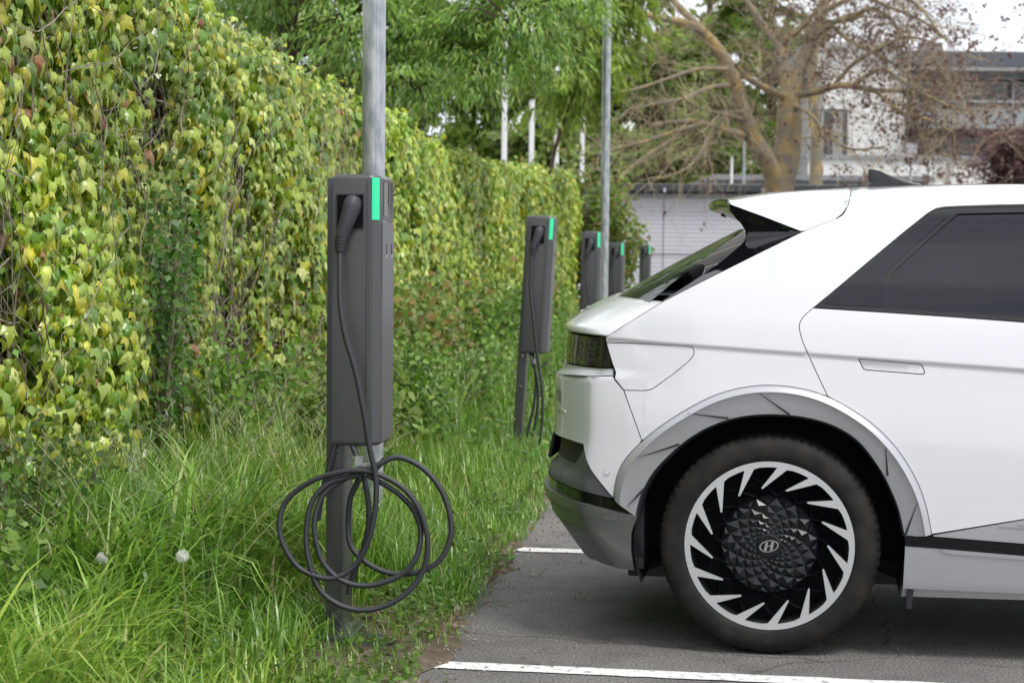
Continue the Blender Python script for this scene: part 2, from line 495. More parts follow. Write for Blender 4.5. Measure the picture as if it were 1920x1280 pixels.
def panel(name, poly, m, parent=None, side=1, gap=.0014, res=.035, off=0.0, flange=.014, holes=(), lines=(), bstep=.02, smooth=True, offf=None, fl_dir=None):
    """body panel: outline in (s, Z) filled with a fine net on the body skin, edges folded inwards"""
    poly = inset(list(poly), gap); poly = dens(poly, bstep)
    hol = [dens(inset(list(h), -gap), bstep) for h in holes]
    xs = [p[0] for p in poly]; zs = [p[1] for p in poly]
    if max(xs) > .45: lines = list(lines) + kinks
    pts = list(poly); edges = [(i, (i + 1) % len(poly)) for i in range(len(poly))]
    for h in hol:
        o = len(pts); pts += h; edges += [(o + i, o + (i + 1) % len(h)) for i in range(len(h))]
    for ln in lines:
        ln = [p for p in dens(list(ln), .03, False) if inside(p, poly)]
        o = len(pts); pts += ln; edges += [(o + i, o + i + 1) for i in range(len(ln) - 1)]
    bx = np.array(pts)
    x = min(xs) + res * .5; row = 0
    while x < max(xs):
        z = min(zs) + res * (.5 if row % 2 else 1.0)
        while z < max(zs):
            if inside((x, z), poly) and not any(inside((x, z), h) for h in hol) and ((bx - (x, z)) ** 2).sum(1).min() > (res * .45) ** 2:
                pts.append((x, z))
            z += res
        x += res * .87; row += 1
    vo, eo, fo, *_ = delaunay_2d_cdt([Vector(p) for p in pts], edges, [], 0, 1e-6)
    fo = [f for f in fo if (lambda c: inside(c, poly) and not any(inside(c, h) for h in hol))(((vo[f[0]].x + vo[f[1]].x + vo[f[2]].x) / 3, (vo[f[0]].y + vo[f[1]].y + vo[f[2]].y) / 3))]
    nrm = [SN(v.x, v.y) for v in vo]
    def PO(s, z): return Vector(S(s, z)) + SN(s, z) * (off + (offf(s, z) if offf else 0))
    P3 = [PO(v.x, v.y) for v in vo]
    if offf:
        n2 = []
        for v, n_ in zip(vo, nrm):
            q = (PO(v.x + .003, v.y) - PO(v.x - .003, v.y)).cross(PO(v.x, v.y + .003) - PO(v.x, v.y - .003))
            q = q.normalized() if q.length > 1e-12 else n_
            n2.append(q if q.dot(n_) > 0 else -q)
        nrm = n2
    V = [loc3(p, side) for p in P3]
    F = [tuple(f) for f in fo]
    if flange:
        cnt = {}
        for f in fo:
            for i in range(3):
                e = (f[i], f[(i + 1) % 3]); cnt[tuple(sorted(e))] = cnt.get(tuple(sorted(e)), []) + [e]
        mp = {}
        for k_, es in cnt.items():
            if len(es) == 1:
                q = []
                for vi in es[0]:
                    if vi not in mp:
                        mp[vi] = len(V)
                        d = Vector(fl_dir) if fl_dir else -nrm[vi]
                        V.append(V[vi]); V.append(loc3(P3[vi] + d * flange, side))
                    q.append(mp[vi])
                F.append((q[1], q[0], q[0] + 1, q[1] + 1))
    o = mesh_obj(name, V, F, m, parent or car, smooth)
    if smooth:
        NL = [Vector(loc3(q, side)) for q in nrm]
        t0 = F[len(fo) // 2]
        g_ = (Vector(V[t0[1]]) - Vector(V[t0[0]])).cross(Vector(V[t0[2]]) - Vector(V[t0[0]]))
        if g_.dot(NL[t0[0]]) < 0: o.data.flip_normals()
        ln_ = [(NL[l.vertex_index] if l.vertex_index < len(NL) else Vector((0, 0, 0))) for l in o.data.loops]
        o.data.normals_split_custom_set(ln_)
    return o

kinks = [[(.42, z), (SEND, z), (2 * SEND - .42, z)] for z in (.30, .40, .46, .53, .60, .70, .80)] + [[(s_, z + .028 * sstep(1.25, .62, s_)) for s_ in list(np.arange(.45, SEND, .05)) + [SEND]] + [(2 * SEND - s_, z + .028 * sstep(1.25, .62, s_)) for s_ in list(np.arange(.45, SEND, .05))[::-1]] for z in (.885, .892, .90, .91)] + [[(s_, .2), (s_, 1.04)] for s_ in (.56, .58, .595, .61, .63, 2 * SEND - .61, 2 * SEND - .595)]
def sym(half):
    """close an outline over the rear centre line"""
    return list(half) + [(2 * SEND - s, z) for s, z in reversed(half)]

crease = []
for dz in (.010, .003, 0, -.008, -.016, -.022):
    crease.append([(-X, CZ(X) + dz) for X in np.arange(3.6, 0, -.1)] + [(s, CZ(max(PXr(s), -.55)) + dz) for s in np.arange(0, .60, .04)])

# outlines in (s, Z), metres
pillar_edge = [(.577, 1.049), (.467, 1.113), (.366, 1.175), (.214, 1.254), (.056, 1.336), (-.093, 1.412)]
roof_seam = [(-.093, 1.412), (-.160, 1.440), (-.208, 1.458), (-.226, 1.470), (-.238, 1.489), (-.246, 1.512), (-.250, 1.534)]
win_top = [(-1.55, 1.500), (-1.2, 1.512), (-.822, 1.509), (-.718, 1.506), (-.613, 1.502), (-.560, 1.499), (-.535, 1.494), (-.507, 1.478)]
win_rear = [(-.507, 1.478), (-.420, 1.406), (-.280, 1.285), (-.194, 1.210), (-.133, 1.158)]
door_seam = [(-.133, 1.158), (-.117, 1.145), (-.104, 1.132), (-.095, 1.120), (-.090, 1.109), (-.088, 1.097), (-.089, 1.086), (-.100, 1.047), (-.142, .956), (-.185, .869)]
arch_out = [(.485, .506), (.486, .570), (.472, .634), (.417, .708), (.348, .768), (.287, .812), (.187, .868), (.082, .897), (.011, .903), (-.059, .900), (-.129, .888), (-.185, .869), (-.234, .846), (-.339, .780), (-.419, .698), (-.483, .594), (-.512, .512), (-.529, .423)]
arch_mid = [(.465, .489), (.460, .562), (.448, .621), (.390, .703), (.328, .757), (.269, .797), (.181, .845), (.081, .873), (.011, .879), (-.063, .876), (-.133, .863), (-.199, .838), (-.269, .800), (-.339, .750), (-.415, .666), (-.471, .567), (-.495, .494), (-.508, .419)]
arch_in = [(.425, .452), (.410, .530), (.376, .611), (.305, .694), (.229, .750), (.143, .787), (.080, .801), (.017, .807), (-.060, .806), (-.139, .796), (-.218, .772), (-.293, .725), (-.369, .623), (-.421, .513), (-.443, .413)]
flap = [(.571, 1.031), (.450, 1.031), (.276, 1.026), (.266, 1.023), (.260, 1.015), (.259, 1.003), (.263, .992), (.275, .977), (.375, .890), (.389, .880), (.401, .876), (.420, .874), (.475, .874)]
handle = [(-.284, .991), (-.290, .993), (-.478, .979), (-.487, .976), (-.492, .970), (-.498, .952), (-.495, .947), (-.488, .946), (-.309, .957), (-.300, .960)]

def resamp(pl, n=72):
    A = [(math.atan2(z - .36, -s), s, z) for s, z in pl]
    A = [(a if a > -1 else a + 2 * math.pi, s, z) for a, s, z in A]
    out = []
    for i in range(n + 1):
        a = A[0][0] + (A[-1][0] - A[0][0]) * i / n
        for p, q in zip(A, A[1:]):
            if q[0] <= a + 1e-9 <= p[0] + 2e-9 or q is A[-1]:
                t = (a - p[0]) / (q[0] - p[0]); out.append((p[1] + (q[1] - p[1]) * t, p[2] + (q[2] - p[2]) * t)); break
    return out
def smoothp(pl, k=2):
    for _ in range(k):
        pl = [pl[0]] + [((a[0] + 2 * c[0] + e[0]) / 4, (a[1] + 2 * c[1] + e[1]) / 4) for a, c, e in zip(pl, pl[1:], pl[2:])] + [pl[-1]]
    return pl
ro, rm, ri = smoothp(resamp(arch_out), 6), smoothp(resamp(arch_mid), 6), smoothp(resamp(arch_in), 6)
ro_q = [p for p in ro if -.176 < p[0] < .417 and p[1] > .7]; ro_d = [p for p in ro if p[0] < -.194]; ro_b = [p for p in ro if p[0] > .40 and .52 < p[1] < .700]
for side in (1, -1):
    # body side: quarter panel, sail pillar and roof rail in one pressing
    quarter = pillar_edge[:-1] + roof_seam + [(-.9, 1.534), (-1.62, 1.534), (-1.75, 1.46), (-2.30, 1.13), (-2.36, 1.08), (-2.30, 1.075), (-2.22, 1.115), (-1.68, 1.44)] + win_top + win_rear[1:-1] + door_seam + ro_q[::-1] + [(.417, .708), (.475, .874)] + flap[:-1][::-1]
    panel('quarter_panel', quarter, M['paint'], side=side, lines=crease, res=.03)
    panel('charge_flap', flap + [(.535, .950)], M['paint'], side=side, res=.02, lines=crease)
    door = door_seam + ro_d + [(-.822, .481), (-1.02, .520), (-1.02, 1.1098), (-.814, 1.120), (-.610, 1.133), (-.372, 1.146)]
    d = panel('rear_door', door, M['paint'], side=side, holes=[handle], lines=crease, res=.035)
    panel('door_handle', handle, M['paint'], parent=d, side=side, res=.03, gap=.0018)
    fdoor = [(-1.03, 1.1093), (-1.03, .520), (-2.02, .430), (-2.10, .60), (-2.16, .95), (-2.20, 1.06), (-1.6, 1.085)]
    d2 = panel('front_door', fdoor, M['paint'], side=side, lines=crease, res=.06)
    panel('front_fender', [(-2.17, .95), (-2.11, .60), (-2.03, .43), (-2.50, .43), (-2.55, .62), (-2.68, .80), (-2.85, .88), (-3.0, .90), (-3.15, .88), (-3.32, .80), (-3.42, .66), (-3.55, .66), (-3.66, .80), (-3.66, .93), (-2.9, 1.02), (-2.36, 1.07), (-2.21, 1.06)], M['paint'], side=side, res=.06)
    # black window frame with two panes set in it
    frame = win_rear + [(-.372, 1.146), (-.610, 1.133), (-.814, 1.120), (-1.6, 1.086), (-2.22, 1.075), (-2.215, 1.11), (-1.67, 1.435)] + win_top[:-1]
    q_glass = [(-.165, 1.172), (-.366, 1.163), (-.366, 1.246), (-.371, 1.273), (-.388, 1.296), (-.482, 1.386), (-.578, 1.474), (-.520, 1.474), (-.420, 1.390), (-.280, 1.270)]
    d_glass = [(-.378, 1.161), (-.610, 1.149), (-.814, 1.138), (-.99, 1.130), (-.99, 1.488), (-.821, 1.485), (-.605, 1.479), (-.497, 1.380), (-.402, 1.290), (-.386, 1.268), (-.380, 1.244)]
    fr = panel('window_frame', frame, M['gloss'], side=side, off=-.006, res=.05, gap=.0, holes=[d_glass])
    panel('quarter_window', q_glass, M['glass'], parent=fr, side=side, off=-.0035, res=.05, gap=.001, flange=.004)
    panel('door_window', d_glass, M['glass'], parent=fr, side=side, off=-.011, res=.05, gap=-.004, flange=0)
    panel('front_door_window', [(-1.05, 1.128), (-1.6, 1.10), (-2.16, 1.09), (-1.64, 1.42), (-1.5, 1.475), (-1.05, 1.488)], M['glass'], parent=fr, side=side, off=-.004, res=.08, gap=0, flange=.004)
    # waist moulding under the glass
    panel('waist_moulding', [(-.138, 1.1605), (-.16, 1.1695), (-.372, 1.159), (-.610, 1.147), (-.99, 1.128), (-.99, 1.1115), (-.814, 1.121), (-.610, 1.134), (-.372, 1.147)], M['black'], parent=fr, side=side, off=.0005, res=.05, gap=.0005, flange=.012)

    # sill: silver upper wedge, black stripe, silver skirt, lower trim
    panel('sill_wedge', [(-.533, .421), (-.822, .480), (-1.02, .519), (-2.02, .43), (-2.02, .39), (-.9, .397), (-.531, .416)], M['silver'], side=side, res=.05, off=.008)
    panel('sill_stripe', [(-.443, .418), (-.531, .416), (-.824, .400), (-2.4, .385), (-2.4, .35), (-.825, .363), (-.538, .379), (-.444, .383)], M['gloss'], side=side, res=.05, off=.012, gap=0)
    panel('sill_skirt', [(-.444, .383), (-.538, .379), (-.825, .363), (-2.4, .35), (-2.4, .225), (-.83, .237), (-.440, .241)], M['silver'], side=side, res=.04, off=.010, gap=0)
    panel('sill_edge', [(-.555, .3755), (-.825, .3615), (-2.4, .3485), (-2.4, .338), (-.825, .350), (-.575, .3635)], M['silver'], side=side, res=.03, off=.0135, gap=0, flange=.012)
    panel('sill_trim', [(-.440, .236), (-.83, .232), (-2.4, .22), (-2.4, .19), (-.83, .205), (-.436, .203)], M['silver'], side=side, res=.05, off=-.012, gap=0, flange=.05)
    for (sx, sz) in ((-.742, .455), (-.80, .462)):
        panel('sill_rib', [(sx, sz), (sx - .02, sz + .0035), (sx - .35, sz - .012), (sx - .35, sz - .018)], M['greyclad'], side=side, res=.03, off=.0105, gap=0, flange=.01)

    # wheel-arch cladding, front and rear arch alike
    for ax in (0, 3):
        def pt(sz, o):
            s, z = sz
            if ax: s = min(s, .44) if False else s
            p = Vector(S(s, z)) if ax == 0 else Vector((-s, WSEC(z), z))
            n_ = SN(s, z) if ax == 0 else Vector((0, 1, 0))
            p = p + n_ * o
            if ax: p.x += 3
            return loc3(p, side)
        def strip(name, rows, m, smooth=True):
            V = [p for r_ in rows for p in r_]; n = len(rows[0])
            F = [(i * n + j, i * n + j + 1, (i + 1) * n + j + 1, (i + 1) * n + j) for i in range(len(rows) - 1) for j in range(n - 1)]
            return mesh_obj(name, V, F, m, car, smooth)
        mixp = lambda a, c, t: [(p[0] + (q[0] - p[0]) * t, p[1] + (q[1] - p[1]) * t) for p, q in zip(a, c)]
        strip('arch_trim', [[pt(p, -.006) for p in ro], [pt(p, .007) for p in mixp(ro, rm, .08)], [pt(p, .014) for p in mixp(ro, rm, .45)], [pt(p, .019) for p in mixp(ro, rm, .9)], [pt(p, .020) for p in rm]], M['silver'])
        cl = strip('arch_cladding', [[pt(p, .0195) for p in rm], [pt(p, .0165) for p in mixp(rm, ri, .08)], [pt(p, .012) for p in mixp(rm, ri, .5)], [pt(p, .006) for p in ri]], M['greyclad'])
        arch_lip = [[pt(p, .006) for p in ri], [pt(p, .002) for p in mixp(ri, [(.0, .36)] * len(ri), .015)], [pt(p, -.07) for p in mixp(ri, [(.0, .36)] * len(ri), .02)]]
        strip('arch_lip', arch_lip, M['black'])
        if ax == 0:
            cs = [((.275, .803), (.139, .789)), ((.040, .874), (-.062, .805)), ((.425, .650), (.300, .699)), ((-.374, .712), (-.383, .612)), ((-.480, .530), (-.443, .418)), ((.445, .485), (.400, .545))]
            for (a, c) in cs:  # black slivers laid on the cladding draw the shade in its creases
                dx, dz = c[0] - a[0], c[1] - a[1]; ln_ = math.hypot(dx, dz); nx, nz = -dz / ln_, dx / ln_
                V = []; K = 8
                for i in range(K + 1):
                    t = i / K; w = .0006 + .0032 * t
                    for sg in (-1, 1): V.append(pt((a[0] + dx * t + nx * w * sg, a[1] + dz * t + nz * w * sg), .0185 - .010 * t + .0012))
                mesh_obj('crease_shade_line', V, [(2 * i, 2 * i + 1, 2 * i + 3, 2 * i + 2) for i in range(K)], M['black'], cl)
    # wheel housings
    for ax in (0, 3.0):
        V = []; n = 40
        for i in range(n + 1):
            a = R(-19) + R(218) * i / n; rr = .452
            for y in (.905, .60): V.append(loc3((ax + rr * math.cos(a), y, .37 + rr * math.sin(a)), side))
        F = [(2 * i, 2 * i + 1, 2 * i + 3, 2 * i + 2) for i in range(n)]
        k = len(V); V.append(loc3((ax, .60, .37), side))
        F += [(k, 2 * i + 1, 2 * i + 3) for i in range(n)]
        mesh_obj('wheel_housing', V, F, M['black'], car, True)
    b_ = MB(); b_.prism([(.452, .17), (.470, .17), (.475, .24), (.452, .30)], 'y', *sorted((-.80 * side, -.905 * side)))
    b2_ = MB(); b2_.box(-.475, -.425, *sorted((-.60 * side, -.845 * side)), .265, .48); b2_.build('arch_liner', M['black'], car)
    b_.build('mud_flap', M['black'], car)

# rear end, panels that run across the car
panel('rear_bumper', sym([(.517, .920), (.475, .872), (.417, .708)] + ro_b[::-1] + [(.487, .508), (.628, .683), (.810, .684), (1.076, .680), (SEND - .01, .680)])[:8 + len(ro_b) - 0] + [(2 * SEND - s, z) for s, z in [(SEND - .01, .680), (1.076, .680), (.810, .684), (.628, .683), (.487, .508)] + ro_b + [(.417, .708), (.475, .872), (.517, .920), (.623, .914), (1.26, .887)]] + [(1.26, .887), (.623, .914)], M['paint'], res=.03)
panel('bumper_ledge', [(.538, .945), (.517, .921), (.623, .915), (1.26, .888), (2 * SEND - 1.26, .888), (2 * SEND - .623, .915), (2 * SEND - .517, .921), (2 * SEND - .538, .945), (2 * SEND - .623, .944), (2 * SEND - 1.05, .936), (1.05, .936), (.623, .944)], M['silver'], res=.02)
tl = panel('tail_lamp', [(.579, 1.046), (.536, .948), (.623, .947), (1.05, .939), (2 * SEND - 1.05, .939), (2 * SEND - .623, .947), (2 * SEND - .536, .948), (2 * SEND - .579, 1.046)], M['lampglass'], res=.03, off=-.004)
px_m = mat('lamp_pixel', (.045, .04, .04), .2)
for row in range(4):
    for c_ in range(4):
        s0 = .645 + c_ * .052; z0 = .962 + row * .019
        panel('lamp_pixel', [(s0, z0), (s0 + .040, z0), (s0 + .040, z0 + .0135), (s0, z0 + .0135)], px_m, parent=tl, res=.03, off=-.0028, gap=0, flange=.002)
def apron_in(s, z):
    q = s if s <= SEND else 2 * SEND - s
    return -linf([(.53, 0), (.556, .004), (.575, .026), (.68, .040)])(z) * sstep(.50, .80, q)
kinks += [[(.5, z), (2 * SEND - .5, z)] for z in (.556, .575)]
panel('rear_apron', [(.628, .681), (.488, .506), (.570, .523), (.736, .528), (SEND, .530), (2 * SEND - .736, .528), (2 * SEND - .570, .523), (2 * SEND - .488, .506), (2 * SEND - .628, .681), (2 * SEND - .81, .682), (SEND, .678), (.81, .682)], M['darkclad'], res=.03, off=-.004, offf=apron_in)
panel('rear_stripe', [(.412, .485), (.488, .503), (.570, .522), (.736, .527), (SEND, .529), (2 * SEND - .736, .527), (2 * SEND - .570, .522), (2 * SEND - .488, .503), (2 * SEND - .412, .485), (2 * SEND - .419, .454), (2 * SEND - .492, .468), (2 * SEND - .572, .486), (2 * SEND - .741, .490), (SEND, .492), (.741, .490), (.572, .486), (.492, .468), (.419, .454)], M['gloss'], res=.02, off=-.002, gap=0)
panel('skid_panel', [(.419, .4535), (.502, .264), (.595, .268), (.814, .262), (1.1, .23), (SEND, .215), (2 * SEND - 1.1, .23), (2 * SEND - .814, .262), (2 * SEND - .595, .268), (2 * SEND - .502, .264), (2 * SEND - .419, .4535), (2 * SEND - .492, .4675), (2 * SEND - .572, .4855), (2 * SEND - .741, .4895), (SEND, .4915), (.741, .4895), (.572, .4855), (.492, .4675)], M['skid'], res=.025, off=.002, gap=0, flange=.03, offf=lambda s, z: .010 * sstep(.44, .455, z))
vent_red = mat('rear_reflector', (.09, .025, .025), .3)
for row in range(5):
    z0 = .662 - row * .0135; s0 = .690 + row * .020
    panel('apron_slot', [(s0, z0), (s0 + .30, z0 + .004), (s0 + .30, z0 + .010), (s0, z0 + .0065)], M['black'], res=.03, off=-.0025, gap=0, flange=.003, offf=apron_in)
panel('rear_reflector', [(.700, .6675), (.745, .6680), (.745, .6725), (.703, .672)], vent_red, res=.03, off=-.002, gap=0, flange=.003, offf=apron_in)
sen = MB()
c0 = Vector(S(.512, .596)); n0 = SN(.512, .596); u0 = n0.orthogonal().normalized(); w0 = n0.cross(u0)
ringp = lambda r_, o: [loc3(c0 + n0 * o + (u0 * math.cos(2 * math.pi * k / 20) + w0 * math.sin(2 * math.pi * k / 20)) * r_) for k in range(20)]
sen.add(ringp(.0105, .001) + ringp(.0095, .0025), [(k, (k + 1) % 20, 20 + (k + 1) % 20, 20 + k) for k in range(20)])
sen.build('parking_sensor_ring', M['greyclad'], car)
sen = MB(); sen.add(ringp(.0092, .0026), [tuple(range(20))]); sen.build('parking_sensor', M['paint'], car)

# dark inner shell behind the panel gaps, and the floor pan
ar = [(s, z) for s, z in arch_in]
shell = [(SEND, 1.03), (.60, 1.03), (.45, 1.10), (.366, 1.165), (-.09, 1.39), (-.26, 1.50), (-1.5, 1.50), (-2.2, 1.10), (-2.5, 1.0), (-3.6, .9), (-3.6, .30), (-3.45, .30), (-3.43, .45), (-3.3, .72), (-3.0, .81), (-2.7, .72), (-2.57, .45), (-2.55, .22), (-.45, .22)] + ar[::-1] + [(.45, .30), (SEND, .30)]
for side in (1, -1):
    panel('inner_shell', shell, M['black'], side=side, off=-.034, res=.05, gap=0, flange=0, bstep=.04)
fl = MB(); fl.box(-.50, 3.5, -.60, .60, .20, .30); fl.box(.45, 2.5, -.84, .84, .207, .29); fl.build('floor_pan', M['black'], car)

# lofted upper surfaces: rows of points from the right-hand edge to the centre line, mirrored
def loft(name, rows, m, parent=None, smooth=True, flip=False):
    V = []; full = []
    for r_ in rows:
        full.append([loc3(p) for p in r_] + [loc3(p, -1) for p in reversed(r_[:-1])])
    n = len(full[0]); V = [p for r_ in full for p in r_]
    F = [(i * n + j, i * n + j + 1, (i + 1) * n + j + 1, (i + 1) * n + j) for i in range(len(full) - 1) for j in range(n - 1)]
    return mesh_obj(name, V, F, m, parent or car, smooth)
NV = 22
def lerp3(a, c, t): return tuple(a[i] + (c[i] - a[i]) * t for i in range(3))
# boot lid between lamp bar and glass
low = [S(.580 + (SEND - .580) * (k / NV), 1.0535) for k in range(NV + 1)]
def Ucurve(y):
    q = abs(y) / .855
    return (-.61 + .245 * q ** 2.3, y, 1.183 - .010 * q ** 2)
Uc = [Ucurve(.852 * (1 - k / NV)) for k in range(NV + 1)]
rows = [[(p[0] + .03, p[1] * .97, p[2] - .001) for p in low], low, [(p[0] - .004, p[1], p[2] + .006) for p in low], [(p[0] - .003, p[1] * .999, p[2] + .018) for p in low], [(p[0] + .004, p[1] * .998, p[2] + .026) for p in low]]
top = rows[-1]
for i in range(1, 13):
    t = i / 12
    rows.append([(a[0] + (c[0] - a[0]) * t, a[1] + (c[1] - a[1]) * t, a[2] + (c[2] - a[2]) * t + .010 * math.sin(math.pi * t)) for a, c in zip(top, Uc)])
# right-hand edge follows the quarter panel
fe = linf([(s_, z_) for s_, z_ in pillar_edge[:3]][::-1])
def edge_pt(z):
    f = linf([(z_, s_) for s_, z_ in pillar_edge[:3]]); return Vector(S(f(z) + .0012, z))
for r_ in rows[1:]:
    z = min(1.175, max(1.0495, r_[0][2])); d_ = edge_pt(z) - Vector((r_[0][0], r_[0][1], z))
    for k in range(NV + 1):
        w_ = max(0, 1 - k / 9) ** 2
        r_[k] = (r_[k][0] + d_.x * w_, r_[k][1] + d_.y * w_, r_[k][2])
rows.append([(p[0] + .002, p[1], p[2] - .012) for p in rows[-1]])
lid_rows = rows
lid = loft('boot_lid', rows, M['paint'])
# rear window
Ug = [(lambda y: (-.608 + .165 * (y / .855) ** 2, y, 1.172 - .055 * (y / .855) ** 4))(.80 * (1 - k / NV)) for k in range(NV + 1)]
def Tcurve(y):
    q = abs(y) / .75
    return (-.150 + .05 * q ** 2, y, 1.425 - .006 * q ** 2)
Tc = [Tcurve(.75 * (1 - k / NV)) for k in range(NV + 1)]
rows = []
for i in range(-1, 13):
    t = i / 12
    rows.append([(a[0] + (c[0] - a[0]) * t - .012 * math.sin(math.pi * t), a[1] + (c[1] - a[1]) * t, a[2] + (c[2] - a[2]) * t) for a, c in zip(Ug, Tc)])
rw = loft('rear_window', rows, M['glass'])
wip = MB()
wp_ = lambda y, t: (lambda a, c: (a[0] + (c[0] - a[0]) * t - .035, -y, a[2] + (c[2] - a[2]) * t + .012))(Ucurve(y), Tcurve(y * .88))
# gloss black fin beside the rear window
fin = [(.368, 1.176), (.214, 1.256), (.056, 1.338), (-.091, 1.413), (.029, 1.459), (.152, 1.504), (.150, 1.488), (.135, 1.472), (.117, 1.456), (.103, 1.436), (.099, 1.418), (.106, 1.398), (.140, 1.364), (.181, 1.325), (.286, 1.242), (.378, 1.176)]
# (the blade turns in towards the glass)
_sp = linf([(z_, s_) for s_, z_ in pillar_edge])
def fin_in(s, z):
    d1 = max(1e-4, s - (.366 - (z - 1.175) * 1.937) + .002); d2 = max(1e-4, s - (-.093 + (z - 1.412) * 2.66) + .002)
    return -.50 * d1 * d2 / (d1 + d2)
fin_lines = [[(.366 - .459 * q / 12 + dx, 1.175 + .237 * q / 12) for q in range(13)] for dx in (.006, .02, .05)]
for side in (1, -1):
    panel('side_fin', fin, M['gloss'], side=side, res=.02, off=-.003, flange=.06, fl_dir=(.5, -.8, -.05), gap=.001, offf=fin_in)
# spoiler
Epts = [(0, -.250, 1.534), (.06, -.238, 1.489), (.11, -.208, 1.458), (.20, -.160, 1.440), (.36, -.093, 1.412), (.70, .029, 1.459), (1, .152, 1.504)]
fs_, fz_ = linf([(t, s) for t, s, z in Epts]), linf([(t, z) for t, s, z in Epts])
fcz = pchip([(-.28, 1.522), (-.20, 1.541), (-.10, 1.558), (0, 1.569), (.25, 1.583), (.8, 1.600), (1.2, 1.600), (1.7, 1.575)])
def section(E, Xc, k, sgap=0.0):
    """bezier across the roof from a point on the body side to the crown"""
    zc = fcz(Xc); t = Vector(S(E[0], E[1] + .01)) - Vector(S(E[0], E[1])); t.normalize()
    P0 = Vector(S(*E)); Lg = max(.03, 1.56 - E[1])
    P1 = P0 + t * Lg * .75
    P2 = Vector((Xc, P0.y * .55, zc)); P3 = Vector((Xc, 0, zc))
    P2.x = P0.x + (Xc - P0.x) * .75; P1.x = P0.x + (Xc - P0.x) * .02
    out = []
    for i in range(k + 1):
        v = i / k; w = 1 - v
        out.append(tuple(P0 * w ** 3 + P1 * 3 * w * w * v + P2 * 3 * w * v * v + P3 * v ** 3))
    return out
rows = []
for i in range(25):
    t = i / 24
    rows.append(section((fs_(t), fz_(t)), .247 + (-.265 - .247) * t, NV))
inner = [(p[0] - .0, p[1] * .97, p[2] - .02) for p in rows[0]]
sp = loft('spoiler', [inner] + rows, M['paint'])
tr_ = rows[-1]
band = [[(p[0], p[1], p[2] + .0012) for p in tr_], [(p[0] - .004, p[1] * .999, p[2] - .003) for p in tr_], [(p[0] - .005, p[1] * .998, p[2] - .016) for p in tr_], [(p[0] + .001, p[1] * .997, p[2] - .028) for p in tr_], [(p[0] + .012, p[1] * .985, p[2] - .033) for p in tr_]]
loft('spoiler_edge', band, M['gloss'], sp)
und = [band[-1]] + [[(a[0] + (c[0] + .02 - a[0]) * t, a[1] + (c[1] - a[1]) * t, a[2] + (c[2] + .02 - a[2]) * t) for a, c in zip(band[-1], Tc)] for t in (.33, .66, 1)]
loft('spoiler_underside', und, M['gloss'], sp)
hl = MB(); hl.box(-.215, -.195, -.15, .15, 1.474, 1.486, .003); hl.build('brake_lamp', vent_red, sp)
# roof
rows = [[(p[0] - .0, p[1] * .97, p[2] - .02) for p in section((-.2545, 1.5319), .2515, NV)]]
for X in [.2515, .30, .45, .6, .8, 1.0, 1.2, 1.4, 1.6]:
    rows.append(section((-X - .003, 1.5319), X, NV))
roof = loft('roof', rows, M['paint'])
hd = rows[-1]
cowl = [(2.55 - .28 * (1 - k / NV) ** 2, .86 * (1 - k / NV), 1.09 - .02 * (1 - k / NV) ** 2) for k in range(NV + 1)]
loft('windscreen', [[lerp3(a, c, t) for a, c in zip(hd, cowl)] for t in (0, .25, .5, .75, 1)], M['glass'])
nose = [(3.62 + .16 * math.sin(math.pi / 2 * k / NV), .80 * (1 - k / NV), .905) for k in range(NV + 1)]
loft('bonnet', [[(lambda q: (q[0], q[1], q[2] + .05 * math.sin(math.pi * t) * (k / NV) ** .5))(lerp3(a, c, t)) for k, (a, c) in enumerate(zip(cowl, nose))] for t in (0, .2, .4, .6, .8, 1)], M['paint'])
FE = -3 - SFEND
fb = panel('front_bumper', [(-3.43, .65), (-3.44, .25), (FE + .01, .25), (FE + .01, .90), (-3.68, .90), (-3.66, .79), (-3.56, .655)], M['paint'], res=.06, side=1)
fb = panel('front_bumper', [(-3.43, .65), (-3.44, .25), (FE + .01, .25), (FE + .01, .90), (-3.68, .90), (-3.66, .79), (-3.56, .655)], M['paint'], res=.06, side=-1)
for side in (1, -1):
    panel('head_lamp', [(-3.70, .78), (-4.0, .78), (-4.0, .87), (-3.70, .87)], M['lampglass'], side=side, off=.004, res=.06)
    mm = MB(); mm.box(2.02, 2.16, *sorted((-.93 * side, -1.08 * side)), 1.06, 1.20, .03); mm.build('door_mirror', M['gloss'], car)

# shark-fin aerial
prof = [(.318, 1.588), (.324, 1.604), (.335, 1.618), (.328, 1.632), (.322, 1.650), (.326, 1.656), (.338, 1.656), (.365, 1.648), (.40, 1.633), (.44, 1.618), (.48, 1.607), (.515, 1.601), (.515, 1.588)]
bmx = bmesh.new()
vs0 = []
cxp, czp = .40, 1.592
for off_, sc in ((-.030, .0), (-.022, .0), (-.006, 0), (.006, 0), (.022, 0), (.030, 0)):
    h_ = {.030: .42, .022: .72, .006: 1.0}[abs(off_)]
    vs0.append([bmx.verts.new((x * 1.0, off_ * (1.0 if z < 1.61 else .35 + .65 * (1.66 - z) / .05), 1.588 + (z - 1.588) * h_)) for x, z in prof])
for a, c in zip(vs0, vs0[1:]):
    for i in range(len(prof) - 1): bmx.faces.new((a[i], a[i + 1], c[i + 1], c[i]))
bmx.faces.new(vs0[0]); bmx.faces.new(vs0[-1][::-1])
me = bpy.data.meshes.new('roof_aerial'); bmx.to_mesh(me); bmx.free(); me.materials.append(M['gloss'])
ae = bpy.data.objects.new('roof_aerial', me); link(ae, car); sharpen(ae, 40)

